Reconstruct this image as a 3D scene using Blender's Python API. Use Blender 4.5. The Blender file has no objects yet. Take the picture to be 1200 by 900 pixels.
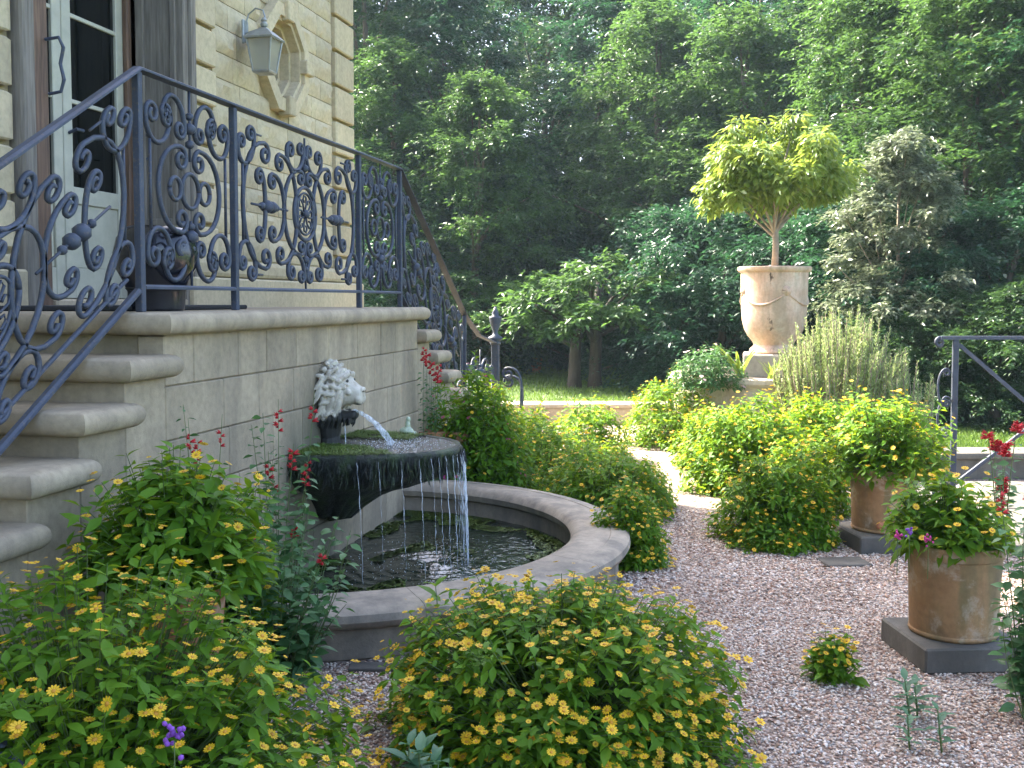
import bpy, bmesh, math, random
import numpy as np
from mathutils import Vector, Matrix, Euler, noise

random.seed(7)
RNG = np.random.default_rng(11)
SC = bpy.context.scene
COL = SC.collection
PI = math.pi

# ------------------------------------------------------------------ camera
CAM_H = 1.5
F = 1250.0                      # focal length in pixels of the 1200 px wide photograph
YAW = math.atan(270 / F)
PITCH = math.atan(67 / F)
CY = 419.0
cam_d = bpy.data.cameras.new('camera')
cam_d.sensor_width = 36.0
cam_d.lens = F / 1200 * 36
cam_d.shift_y = -(450 - CY) / 1200
cam_d.clip_start = 0.05
cam_d.clip_end = 2000
cam = bpy.data.objects.new('camera', cam_d)
COL.objects.link(cam)
cam.location = (0, 0, CAM_H)
cam.rotation_euler = (PI / 2 - PITCH, 0, YAW)
SC.camera = cam

# ------------------------------------------------------------------ sky, sun, exposure
SUN_EL = math.radians(46)
SUN_AZ = math.radians(64)       # to the left of +Y
sun_dir = Vector((-math.sin(SUN_AZ) * math.cos(SUN_EL), math.cos(SUN_AZ) * math.cos(SUN_EL), math.sin(SUN_EL)))
world = bpy.data.worlds.new('World')
SC.world = world
world.use_nodes = True
wn = world.node_tree
bg = wn.nodes['Background']
sky = wn.nodes.new('ShaderNodeTexSky')
sky.sky_type = 'NISHITA'
sky.sun_disc = False
sky.sun_elevation = SUN_EL
sky.sun_rotation = -SUN_AZ
sky.air_density = 0.7
sky.dust_density = 4.0
sky.ozone_density = 0.3
wn.links.new(sky.outputs[0], bg.inputs[0])
bg.inputs[1].default_value = 0.15
sun_d = bpy.data.lights.new('sun', 'SUN')
sun_d.energy = 4.1
sun_d.angle = math.radians(0.6)
sun_d.color = (1.0, 0.93, 0.78)
sun = bpy.data.objects.new('sun', sun_d)
COL.objects.link(sun)
sun.rotation_euler = sun_dir.to_track_quat('Z', 'Y').to_euler()
sun.location = (-20, 10, 25)
SC.view_settings.view_transform = 'Standard'
SC.view_settings.look = 'None'
SC.view_settings.gamma = 1.0
SC.view_settings.use_curve_mapping = False
SC.view_settings.exposure = 2.95
SC.render.engine = 'CYCLES'
SC.cycles.use_denoising = True
SC.cycles.max_bounces = 6
SC.cycles.diffuse_bounces = 4
SC.cycles.glossy_bounces = 3
SC.cycles.transmission_bounces = 6
SC.cycles.transparent_max_bounces = 8
SC.cycles.volume_bounces = 0
SC.cycles.caustics_reflective = False
SC.cycles.caustics_refractive = False
SC.cycles.sample_clamp_indirect = 6

# ------------------------------------------------------------------ pixels to places
_cp, _sp, _cy, _sy = math.cos(PITCH), math.sin(PITCH), math.cos(YAW), math.sin(YAW)
V_F = Vector((-_sy * _cp, _cy * _cp, -_sp))
V_R = Vector((_cy, _sy, 0))
V_U = V_R.cross(V_F)
EYE = Vector((0, 0, CAM_H))
def ray(px, py):
    return V_F + V_R * ((px - 600) / F) + V_U * ((CY - py) / F)
def on_z(px, py, z=0.0):
    r = ray(px, py)
    return EYE + r * ((z - CAM_H) / r.z)
def on_x(px, py, x):
    r = ray(px, py)
    return EYE + r * (x / r.x)
def at_d(px, py, d):
    """point at horizontal view depth d"""
    r = ray(px, py)
    return EYE + r * (d / (r.x * -_sy + r.y * _cy))
def depth(p):
    return -p[0] * _sy + p[1] * _cy

# ------------------------------------------------------------------ helpers
def link(o, parent=None):
    COL.objects.link(o)
    if parent is not None:
        o.parent = parent
    return o
def tag(o, label=None, cat=None, group=None, kind=None):
    if label: o['label'] = label
    if cat: o['category'] = cat
    if group: o['group'] = group
    if kind: o['kind'] = kind
    return o
def thing(name, label, cat, loc=(0, 0, 0), group=None, rz=0.0):
    o = bpy.data.objects.new(name, None)
    o.empty_display_size = 0.1
    COL.objects.link(o)
    o.location = loc
    o.rotation_euler = (0, 0, rz)
    return tag(o, label, cat, group)

class MB:
    """collects shapes into one mesh"""
    def __init__(self):
        self.v, self.f, self.m = [], [], []
        self.mi = 0
    def add(self, vs, fs):
        n = len(self.v)
        self.v += [tuple(p) for p in vs]
        self.f += [tuple(i + n for i in f) for f in fs]
        self.m += [self.mi] * len(fs)
        return self
    def box(self, a, b):
        x0, y0, z0 = a; x1, y1, z1 = b
        return self.add([(x0,y0,z0),(x1,y0,z0),(x1,y1,z0),(x0,y1,z0),(x0,y0,z1),(x1,y0,z1),(x1,y1,z1),(x0,y1,z1)],
                 [(0,3,2,1),(4,5,6,7),(0,1,5,4),(1,2,6,5),(2,3,7,6),(3,0,4,7)])
    def bbox(self, a, b, bev=0.005, seg=1):
        """box with all edges bevelled"""
        bm = bmesh.new()
        bmesh.ops.create_cube(bm, size=1)
        s = Vector(b) - Vector(a); c = (Vector(a) + Vector(b)) / 2
        for q in bm.verts:
            q.co = Vector((q.co.x * s.x, q.co.y * s.y, q.co.z * s.z)) + c
        bmesh.ops.bevel(bm, geom=list(bm.edges), offset=bev, segments=seg, affect='EDGES', profile=0.5)
        bm.verts.index_update()
        self.add([q.co for q in bm.verts], [[q.index for q in f.verts] for f in bm.faces])
        bm.free()
        return self
    def tube(self, pts, rad, n=6, cap=True, up=None):
        pts = [Vector(p) for p in pts]
        if not hasattr(rad, '__len__'): rad = [rad] * len(pts)
        vs, fs = [], []
        t0 = (pts[1] - pts[0]).normalized()
        ref = Vector(up) if up else (Vector((0, 0, 1)) if abs(t0.z) < .9 else Vector((1, 0, 0)))
        u = t0.cross(ref).normalized()
        for i, p in enumerate(pts):
            t = (pts[min(i + 1, len(pts) - 1)] - pts[max(i - 1, 0)]).normalized()
            u = (u - t * u.dot(t)).normalized()
            w = t.cross(u)
            for k in range(n):
                a = 2 * PI * k / n
                vs.append(p + (u * math.cos(a) + w * math.sin(a)) * rad[i])
        for i in range(len(pts) - 1):
            for k in range(n):
                k2 = (k + 1) % n
                fs.append((i*n+k, i*n+k2, (i+1)*n+k2, (i+1)*n+k))
        if cap:
            fs.append(tuple(range(n))[::-1]); fs.append(tuple((len(pts)-1)*n + k for k in range(n)))
        return self.add(vs, fs)
    def lathe(self, prof, n=32, c=(0, 0, 0), wob=None):
        vs, fs = [], []
        for j, (r, z) in enumerate(prof):
            for k in range(n):
                a = 2 * PI * k / n
                q = wob(a, z) if wob else 1
                vs.append((c[0] + r * q * math.cos(a), c[1] + r * q * math.sin(a), c[2] + z))
        for j in range(len(prof) - 1):
            for k in range(n):
                k2 = (k + 1) % n
                fs.append((j*n+k, j*n+k2, (j+1)*n+k2, (j+1)*n+k))
        fs.append(tuple(range(n))[::-1]); fs.append(tuple((len(prof)-1)*n + k for k in range(n)))
        return self.add(vs, fs)
    def mesh(self, name, mats, smooth=False):
        me = bpy.data.meshes.new(name)
        me.from_pydata(self.v, [], self.f)
        for m in (mats if isinstance(mats, (list, tuple)) else [mats]):
            me.materials.append(m)
        if any(self.m): me.polygons.foreach_set('material_index', self.m)
        if smooth:
            me.polygons.foreach_set('use_smooth', [True] * len(me.polygons))
            if smooth == 'auto':
                me.set_sharp_from_angle(angle=math.radians(40))
        me.update()
        return me
    def build(self, name, mats, parent=None, smooth=False, loc=None):
        o = bpy.data.objects.new(name, self.mesh(name, mats, smooth))
        link(o, parent)
        if loc is not None: o.location = loc
        return o
def inst(name, me, parent=None, loc=(0,0,0), rot=None, scale=None):
    o = bpy.data.objects.new(name, me)
    link(o, parent)
    o.location = loc
    if rot is not None: o.rotation_euler = rot
    if scale is not None: o.scale = scale
    return o

def np_mesh(name, V, faces_n, idx, mats, tint=None, mat_idx=None, smooth=False):
    """V (n,3); idx flat loop indices of faces of equal size faces_n"""
    me = bpy.data.meshes.new(name)
    nf = len(idx) // faces_n
    me.vertices.add(len(V)); me.vertices.foreach_set('co', np.ascontiguousarray(V, dtype=np.float32).ravel())
    me.loops.add(len(idx)); me.loops.foreach_set('vertex_index', np.ascontiguousarray(idx, dtype=np.int32))
    me.polygons.add(nf)
    me.polygons.foreach_set('loop_start', np.arange(0, len(idx), faces_n, dtype=np.int32))
    for m in (mats if isinstance(mats, (list, tuple)) else [mats]):
        me.materials.append(m)
    if mat_idx is not None:
        me.polygons.foreach_set('material_index', np.ascontiguousarray(mat_idx, dtype=np.int32))
    if smooth:
        me.polygons.foreach_set('use_smooth', np.ones(nf, dtype=bool))
    me.update(calc_edges=True)
    if tint is not None:
        at = me.attributes.new('tint', 'FLOAT', 'FACE')
        at.data.foreach_set('value', np.ascontiguousarray(tint, dtype=np.float32))
    return me

def frames(D, roll=None, up=(0, 0, 1)):
    """rotation matrices (n,3,3) whose columns are axis, side, normal"""
    D = D / np.linalg.norm(D, axis=1, keepdims=True)
    U = np.tile(np.array(up, float), (len(D), 1))
    S = np.cross(U, D)
    ln = np.linalg.norm(S, axis=1, keepdims=True)
    S = np.where(ln < 1e-4, np.array([[1., 0, 0]]), S / np.maximum(ln, 1e-6))
    N = np.cross(D, S)
    if roll is not None:
        c, s = np.cos(roll)[:, None], np.sin(roll)[:, None]
        S, N = S * c + N * s, N * c - S * s
    return np.stack([D, S, N], axis=2)

def scatter(name, tpl, P, M, S, mats, tint=None, smooth=True):
    """copies of a template (verts, quads) at P with axes M and scale S (n,) or (n,3)"""
    tv, tf = tpl[0], tpl[1]
    n = len(P)
    S = np.asarray(S, float)
    if S.ndim == 1: S = np.repeat(S[:, None], 3, axis=1)
    V = np.einsum('nij,nkj->nki', M, tv[None, :, :] * S[:, None, :]) + P[:, None, :]
    k = len(tv)
    fn = tf.shape[1]
    idx = (tf[None, :, :] + (np.arange(n) * k)[:, None, None]).reshape(-1)
    t = np.repeat(RNG.random(n) if tint is None else tint, len(tf))
    return np_mesh(name, V.reshape(-1, 3), fn, idx, mats, t, smooth=smooth)

def leaf_tpl(rows, fold=0.25, droop=0.25, curl=0.0):
    """rows: list of (x, half width); two quads for each gap, tips closed"""
    v, f = [], []
    for x, w in rows:
        z = -droop * x * x
        v += [(x, w, z + fold * w), (x, 0, z), (x, -w, z + fold * w)]
    for i in range(len(rows) - 1):
        a = 3 * i
        f += [(a + 1, a + 4, a + 3, a), (a + 2, a + 5, a + 4, a + 1)]
    return np.array(v, float), np.array(f, int)
LEAF_OVATE = leaf_tpl([(0, .02), (.12, .10), (.32, .215), (.6, .19), (.85, .07), (1, .004)], .3, .22)
LEAF_LANCE = leaf_tpl([(0, .015), (.25, .13), (.55, .15), (.8, .08), (1, .004)], .3, .3)
LEAF_LOW = leaf_tpl([(0, .02), (.4, .22), (1, .01)], .35, .2)
LEAF_THIN = leaf_tpl([(0, .02), (.5, .11), (1, .01)], .3, .25)
LEAF_TWO = (np.array([(0, 0, 0), (.5, .2, .06), (1, 0, -.12), (.5, -.2, .06)], float), np.array([(0, 2, 1), (0, 3, 2)], int))
NEEDLE = (np.array([(0, .05, 0), (0, -.05, 0), (1, -.03, 0), (1, .03, 0)], float), np.array([(0, 1, 2, 3)], int))
def tpl_mesh(name, tpl, mats):
    me = bpy.data.meshes.new(name)
    me.from_pydata([tuple(p) for p in tpl[0]], [], [tuple(int(i) for i in q) for q in tpl[1]])
    for m in (mats if isinstance(mats, (list, tuple)) else [mats]): me.materials.append(m)
    me.polygons.foreach_set('use_smooth', [True] * len(me.polygons))
    me.update()
    return me

# ------------------------------------------------------------------ materials
def new_mat(name):
    m = bpy.data.materials.new(name)
    m.use_nodes = True
    nt = m.node_tree
    return m, nt, nt.nodes['Principled BSDF']
def N(nt, kind, **kw):
    n = nt.nodes.new(kind)
    for k, v in kw.items():
        if k.startswith('i_'):
            key = k[2:]
            n.inputs[int(key) if key.isdigit() else key.replace('_', ' ')].default_value = v
        else:
            setattr(n, k, v)
    return n
def ramp(nt, fac, stops, interp='LINEAR'):
    r = nt.nodes.new('ShaderNodeValToRGB')
    r.color_ramp.interpolation = interp
    el = r.color_ramp.elements
    while len(el) < len(stops): el.new(0.5)
    for e, (p, c) in zip(el, stops):
        e.position = p
        e.color = (*c, 1) if len(c) == 3 else c
    nt.links.new(fac, r.inputs[0])
    return r.outputs[0]
def mix(nt, fac, a, b, mode='MIX'):
    n = nt.nodes.new('ShaderNodeMix')
    n.data_type = 'RGBA'; n.blend_type = mode
    for sock, val in ((n.inputs[0], fac), (n.inputs[6], a), (n.inputs[7], b)):
        if hasattr(val, 'links'): nt.links.new(val, sock)
        elif isinstance(val, (int, float)): sock.default_value = val
        else: sock.default_value = (*val, 1)
    return n.outputs[2]
def noise_t(nt, scale, detail=4, rough=.55, coord='Object', vec=None, dist=0.0, stretch=None):
    n = N(nt, 'ShaderNodeTexNoise')
    n.inputs['Scale'].default_value = scale
    n.inputs['Detail'].default_value = detail
    n.inputs['Roughness'].default_value = rough
    n.inputs['Distortion'].default_value = dist
    if vec is None:
        tc = N(nt, 'ShaderNodeTexCoord')
        vec = tc.outputs[coord]
    if stretch:
        mp = N(nt, 'ShaderNodeMapping'); mp.inputs['Scale'].default_value = stretch
        nt.links.new(vec, mp.inputs[0]); vec = mp.outputs[0]
    nt.links.new(vec, n.inputs['Vector'])
    return n.outputs['Fac']
def geo_pos(nt):
    return N(nt, 'ShaderNodeNewGeometry').outputs['Position']
def bump(nt, bsdf, h, strength=.3, dist=.01):
    b = N(nt, 'ShaderNodeBump')
    b.inputs['Strength'].default_value = strength
    b.inputs['Distance'].default_value = dist
    nt.links.new(h, b.inputs['Height'])
    nt.links.new(b.outputs[0], bsdf.inputs['Normal'])
    return b

def stone_mat(name, base, var=.25, stain=(.16, .14, .11), stain_amt=.45, rough=.85, streak=True, bumpy=.35):
    m, nt, b = new_mat(name)
    pos = geo_pos(nt)
    n1 = noise_t(nt, 2.2, 6, .6, vec=pos)
    n2 = noise_t(nt, 28, 5, .65, vec=pos)
    lo = tuple(c * (1 - var) for c in base); hi = tuple(min(1, c * (1 + var * .6)) for c in base)
    c = ramp(nt, n1, [(.3, lo), (.55, base), (.75, hi)])
    c = mix(nt, .55, c, ramp(nt, n2, [(.3, (.55, .55, .55)), (.6, (1, 1, 1))]), 'MULTIPLY')
    oi = N(nt, 'ShaderNodeObjectInfo')
    c = mix(nt, .8, c, ramp(nt, oi.outputs['Random'], [(0, (.66, .65, .63)), (.35, (.86, .84, .80)), (.7, (.95, .94, .92)), (1, (1.0, .98, .93))]), 'MULTIPLY')
    if streak:
        n3 = noise_t(nt, 1.0, 5, .6, vec=pos, stretch=(5, 5, .8))
        f = ramp(nt, n3, [(.44, (0, 0, 0)), (.68, (stain_amt,) * 3)])
        c = mix(nt, f, c, stain)
    nt.links.new(c, b.inputs['Base Color'])
    b.inputs['Roughness'].default_value = rough
    n4 = noise_t(nt, 90, 4, .7, vec=pos)
    bump(nt, b, n4, bumpy, .006)
    return m
M = {}
M['limestone'] = stone_mat('limestone', (.43, .35, .24), .22, (.17, .14, .10), .6)
M['facade'] = stone_mat('facade_stone', (.58, .48, .31), .14, (.38, .30, .19), .35)
M['cast'] = stone_mat('cast_stone', (.36, .305, .235), .3, (.10, .09, .075), .7)
M['mortar_pale'] = stone_mat('pale_mortar', (.46, .37, .22), .15, (.3, .24, .15), .3)
M['mortar'] = stone_mat('mortar', (.40, .33, .22), .2, (.1, .09, .07), .4)
M['slate'] = stone_mat('slate_block', (.145, .135, .118), .45, (.055, .05, .04), .75)
M['kerb'] = stone_mat('kerb_stone', (.52, .46, .36), .2, (.2, .17, .13), .4)
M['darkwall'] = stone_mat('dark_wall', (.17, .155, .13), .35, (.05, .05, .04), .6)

def wet_stain(m, centre, radius):
    nt = m.node_tree; b = nt.nodes['Principled BSDF']; old = b.inputs['Base Color'].links[0].from_socket
    pos = geo_pos(nt)
    d = N(nt, 'ShaderNodeVectorMath', operation='DISTANCE'); nt.links.new(pos, d.inputs[0]); d.inputs[1].default_value = centre
    n1 = noise_t(nt, 5, 6, .65, vec=pos, stretch=(1, 1, .35))
    s = N(nt, 'ShaderNodeMath', operation='MULTIPLY_ADD'); nt.links.new(n1, s.inputs[0]); s.inputs[1].default_value = -.7; nt.links.new(d.outputs['Value'], s.inputs[2])
    mr = N(nt, 'ShaderNodeMapRange'); nt.links.new(s.outputs[0], mr.inputs[0]); mr.inputs[1].default_value = radius - .65; mr.inputs[2].default_value = radius - .2; mr.inputs[3].default_value = .8; mr.inputs[4].default_value = 0
    nt.links.new(mix(nt, mr.outputs[0], old, (.055, .055, .032)), b.inputs['Base Color'])
wet_stain(M['limestone'], (-2.28, 5.45, .42), .62)
def simple(name, col, rough=.5, metal=0., spec=.5, nscale=None, var=.2, bmp=0., stretch=None):
    m, nt, b = new_mat(name)
    b.inputs['Roughness'].default_value = rough
    b.inputs['Metallic'].default_value = metal
    b.inputs['Specular IOR Level'].default_value = spec
    if nscale:
        n1 = noise_t(nt, nscale, 5, .6, vec=geo_pos(nt), stretch=stretch)
        c = ramp(nt, n1, [(.3, tuple(x * (1 - var) for x in col)), (.7, tuple(min(1, x * (1 + var)) for x in col))])
        nt.links.new(c, b.inputs['Base Color'])
        if bmp: bump(nt, b, n1, bmp, .004)
    else:
        b.inputs['Base Color'].default_value = (*col, 1)
    return m
def iron_mat():
    m, nt, b = new_mat('painted_iron')
    pos = geo_pos(nt)
    n1 = noise_t(nt, 9, 5, .6, vec=pos); n2 = noise_t(nt, 70, 4, .6, vec=pos)
    c = ramp(nt, n1, [(.3, (.028, .036, .056)), (.7, (.050, .062, .095))])
    c = mix(nt, ramp(nt, n2, [(.55, (0, 0, 0)), (.70, (.6, .6, .6))]), c, (.13, .10, .075))
    nt.links.new(c, b.inputs['Base Color'])
    b.inputs['Roughness'].default_value = .55
    b.inputs['Specular IOR Level'].default_value = .45
    bump(nt, b, n2, .25, .003)
    return m
M['iron'] = iron_mat()
M['wood_brown'] = simple('weathered_brown_wood', (.13, .075, .045), .75, nscale=6, var=.5, bmp=.4, stretch=(9, 9, .6))
M['wood_grey'] = simple('weathered_grey_wood', (.17, .145, .115), .8, nscale=6, var=.4, bmp=.4, stretch=(9, 9, .6))
M['door_paint'] = simple('door_paint', (.42, .40, .31), .5, nscale=10, var=.12)
M['lamp_metal'] = simple('lantern_metal', (.30, .31, .30), .45, .6, nscale=15, var=.2)
M['black_gloss'] = simple('black_glaze', (.012, .013, .02), .16, 0, .6)
M['black_rubber'] = simple('black_rubber', (.02, .02, .02), .9)
def glass_mat(name, col, rough=.03):
    m, nt, b = new_mat(name)
    b.inputs['Base Color'].default_value = (*col, 1)
    b.inputs['Roughness'].default_value = rough
    b.inputs['Specular IOR Level'].default_value = .6
    return m
M['dark_glass'] = glass_mat('dark_window_glass', (.006, .007, .006))
def clear_glass():
    m, nt, b = new_mat('lantern_glass')
    t = N(nt, 'ShaderNodeBsdfTransparent'); t.inputs[0].default_value = (.8, .78, .7, 1)
    d = N(nt, 'ShaderNodeBsdfPrincipled'); d.inputs['Base Color'].default_value = (.5, .48, .4, 1); d.inputs['Roughness'].default_value = .25
    x = N(nt, 'ShaderNodeMixShader', i_0=.45)
    nt.links.new(t.outputs[0], x.inputs[1]); nt.links.new(d.outputs[0], x.inputs[2])
    nt.links.new(x.outputs[0], nt.nodes['Material Output'].inputs[0])
    return m
M['lamp_glass'] = clear_glass()

def terracotta(name, base, pale, green=.3, dark=.3, zlo=0.):
    m, nt, b = new_mat(name)
    tc = N(nt, 'ShaderNodeTexCoord'); o = tc.outputs['Object']
    n1 = noise_t(nt, 4.5, 6, .6, vec=o); n2 = noise_t(nt, 3, 5, .6, vec=o, stretch=(3, 3, .5)); n3 = noise_t(nt, 40, 4, .6, vec=o)
    c = ramp(nt, n1, [(.3, base), (.72, pale)])
    c = mix(nt, ramp(nt, n2, [(.43, (0, 0, 0)), (.60, (green,) * 3)]), c, (.10, .11, .045))
    n5 = noise_t(nt, 1.7, 5, .65, vec=o, dist=.5)
    c = mix(nt, ramp(nt, n5, [(.52, (0, 0, 0)), (.62, (dark,) * 3)]), c, (.05, .04, .03))
    n6 = noise_t(nt, 6, 6, .7, vec=o, dist=.3)
    c = mix(nt, ramp(nt, n6, [(.54, (0, 0, 0)), (.66, (.5,) * 3)]), c, (.55, .48, .38))
    c = mix(nt, .5, c, ramp(nt, n3, [(.3, (.65, .65, .65)), (.65, (1, 1, 1))]), 'MULTIPLY')
    nt.links.new(c, b.inputs['Base Color'])
    b.inputs['Roughness'].default_value = .8
    bump(nt, b, n3, .3, .005)
    return m
M['terracotta'] = terracotta('aged_terracotta', (.24, .125, .05), (.42, .25, .11), .6, .5)
M['terracotta_red'] = terracotta('red_terracotta', (.36, .13, .06), (.45, .2, .1), .2, .2)
M['urn'] = terracotta('pale_urn_clay', (.50, .31, .21), (.66, .50, .38), .35, .0)

def leaf_mat(name, dark, mid, light, trans, tfac=.35, rough=.45, spec=.35):
    m, nt, b = new_mat(name)
    a = N(nt, 'ShaderNodeAttribute', attribute_name='tint')
    oi = N(nt, 'ShaderNodeObjectInfo')
    s = N(nt, 'ShaderNodeMath', operation='ADD'); nt.links.new(a.outputs['Fac'], s.inputs[0]); nt.links.new(oi.outputs['Random'], s.inputs[1])
    fr = N(nt, 'ShaderNodeMath', operation='FRACT'); nt.links.new(s.outputs[0], fr.inputs[0])
    c = ramp(nt, fr.outputs[0], [(0, dark), (.5, mid), (1, light)])
    nt.links.new(c, b.inputs['Base Color'])
    b.inputs['Roughness'].default_value = rough
    b.inputs['Specular IOR Level'].default_value = spec
    t = N(nt, 'ShaderNodeBsdfTranslucent')
    ct = mix(nt, .5, c, trans)
    nt.links.new(ct, t.inputs[0])
    x = N(nt, 'ShaderNodeMixShader', i_0=tfac)
    nt.links.new(b.outputs[0], x.inputs[1]); nt.links.new(t.outputs[0], x.inputs[2])
    nt.links.new(x.outputs[0], nt.nodes['Material Output'].inputs[0])
    return m
M['leaf'] = leaf_mat('garden_leaf', (.055, .135, .010), (.085, .205, .014), (.135, .275, .022), (.44, .56, .02), .42, .5, .22)
M['leaf_salvia'] = leaf_mat('salvia_leaf', (.04, .11, .035), (.065, .16, .05), (.10, .21, .075), (.12, .24, .05))
M['leaf_blue'] = leaf_mat('blue_green_leaf', (.06, .14, .07), (.08, .18, .09), (.11, .22, .11), (.15, .3, .1))
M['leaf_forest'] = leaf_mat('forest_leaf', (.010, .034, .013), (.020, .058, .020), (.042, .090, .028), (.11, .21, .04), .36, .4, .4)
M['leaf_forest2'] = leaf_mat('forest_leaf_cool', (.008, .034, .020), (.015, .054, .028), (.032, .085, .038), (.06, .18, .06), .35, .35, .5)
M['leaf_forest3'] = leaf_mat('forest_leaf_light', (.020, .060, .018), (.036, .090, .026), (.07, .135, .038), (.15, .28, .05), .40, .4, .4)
M['leaf_lime'] = leaf_mat('lime_leaf', (.07, .14, .025), (.14, .22, .035), (.26, .33, .075), (.38, .46, .06), .42, .35, .4)
M['leaf_silver'] = leaf_mat('variegated_leaf', (.07, .10, .055), (.12, .15, .085), (.30, .32, .22), (.2, .25, .12), .3, .3, .5)
M['rosemary'] = leaf_mat('rosemary_leaf', (.20, .28, .10), (.30, .38, .15), (.42, .48, .23), (.45, .54, .18), .3, .55, .3)
M['stem'] = simple('green_stem', (.085, .13, .035), .6)
M['bark_dark'] = simple('dark_bark', (.045, .036, .028), .9, nscale=7, var=.5, bmp=.6, stretch=(4, 4, .7))
M['bark'] = simple('bark', (.085, .065, .048), .9, nscale=7, var=.5, bmp=.6, stretch=(4, 4, .7))
M['bark_pale'] = simple('pale_bark', (.24, .19, .14), .9, nscale=9, var=.4, bmp=.4)
def petal(name, col, tr=.25):
    m, nt, b = new_mat(name)
    oi = N(nt, 'ShaderNodeObjectInfo')
    a = N(nt, 'ShaderNodeAttribute', attribute_name='tint')
    s = N(nt, 'ShaderNodeMath', operation='ADD'); nt.links.new(a.outputs['Fac'], s.inputs[0]); nt.links.new(oi.outputs['Random'], s.inputs[1])
    fr = N(nt, 'ShaderNodeMath', operation='FRACT'); nt.links.new(s.outputs[0], fr.inputs[0])
    c = ramp(nt, fr.outputs[0], [(0, tuple(x * .75 for x in col)), (1, col)])
    nt.links.new(c, b.inputs['Base Color']); b.inputs['Roughness'].default_value = .6
    t = N(nt, 'ShaderNodeBsdfTranslucent'); nt.links.new(c, t.inputs[0])
    x = N(nt, 'ShaderNodeMixShader', i_0=tr)
    nt.links.new(b.outputs[0], x.inputs[1]); nt.links.new(t.outputs[0], x.inputs[2])
    nt.links.new(x.outputs[0], nt.nodes['Material Output'].inputs[0])
    return m
M['petal_yellow'] = petal('yellow_petal', (.85, .52, .015))
M['petal_orange'] = petal('orange_disc', (.52, .25, .015), .05)
M['petal_red'] = petal('red_petal', (.62, .02, .03))
M['petal_pink'] = petal('pink_petal', (.65, .06, .30))
M['petal_pale'] = petal('pale_pink_petal', (.75, .5, .5))
M['petal_purple'] = petal('purple_petal', (.28, .09, .50))
M['soil'] = simple('soil', (.045, .032, .022), .95, nscale=60, var=.5, bmp=.6)

# ================================================================== THE SETTING
WALL_X = -2.28          # face of the landing wall
ZL = 1.452              # landing height
RISE, TREAD = 0.1686, 0.289
Y0, Y1 = 3.91, 7.35     # landing ends
YC = 5.60               # fountain axis
FX = -3.5               # house front
YH = 9.34               # house corner
BR = 1.66               # basin outer radius

def gravel_mat():
    m, nt, b = new_mat('gravel_ground')
    pos = geo_pos(nt)
    v = N(nt, 'ShaderNodeTexVoronoi'); v.inputs['Scale'].default_value = 62
    nt.links.new(pos, v.inputs['Vector'])
    sep = N(nt, 'ShaderNodeSeparateColor'); nt.links.new(v.outputs['Color'], sep.inputs[0])
    c = ramp(nt, sep.outputs[0], [(0, (.20, .13, .10)), (.25, (.36, .26, .2)), (.55, (.48, .38, .31)), (.85, (.58, .51, .45)), (1, (.25, .22, .22))])
    n2 = noise_t(nt, 1.3, 5, .6, vec=pos)
    c = mix(nt, .6, c, ramp(nt, n2, [(.35, (.68, .64, .6)), (.65, (1, 1, 1))]), 'MULTIPLY')
    d = ramp(nt, v.outputs['Distance'], [(.25, (1, 1, 1)), (.75, (.35, .32, .3))])
    c = mix(nt, 1.0, c, d, 'MULTIPLY')
    nt.links.new(c, b.inputs['Base Color'])
    b.inputs['Roughness'].default_value = .85
    inv = N(nt, 'ShaderNodeMath', operation='SUBTRACT'); inv.inputs[0].default_value = 1
    nt.links.new(v.outputs['Distance'], inv.inputs[1])
    bump(nt, b, inv.outputs[0], .9, .012)
    return m
def pebble_mat():
    m, nt, b = new_mat('pebbles')
    a = N(nt, 'ShaderNodeAttribute', attribute_name='tint')
    c = ramp(nt, a.outputs['Fac'], [(0, (.19, .11, .075)), (.12, (.38, .23, .16)), (.35, (.50, .37, .29)), (.65, (.62, .51, .42)), (.9, (.74, .67, .60)), (1, (.24, .22, .21))])
    n2 = noise_t(nt, 1.6, 6, .65, vec=geo_pos(nt), dist=.4)
    c = mix(nt, .8, c, ramp(nt, n2, [(.34, (.70, .63, .57)), (.52, (.97, .95, .93)), (.7, (1, 1, 1))]), 'MULTIPLY')
    nt.links.new(c, b.inputs['Base Color']); b.inputs['Roughness'].default_value = .7
    return m
def lawn_mat():
    m, nt, b = new_mat('lawn_ground')
    pos = geo_pos(nt)
    n1 = noise_t(nt, .6, 6, .6, vec=pos); n2 = noise_t(nt, 60, 4, .7, vec=pos)
    c = ramp(nt, n1, [(.3, (.05, .085, .02)), (.5, (.075, .13, .026)), (.75, (.11, .15, .04))])
    c = mix(nt, .6, c, ramp(nt, n2, [(.3, (.5, .5, .5)), (.65, (1, 1, 1))]), 'MULTIPLY')
    nt.links.new(c, b.inputs['Base Color']); b.inputs['Roughness'].default_value = .9
    bump(nt, b, n2, .8, .02)
    return m
M['gravel'] = gravel_mat(); M['pebble'] = pebble_mat(); M['lawn'] = lawn_mat()

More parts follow.
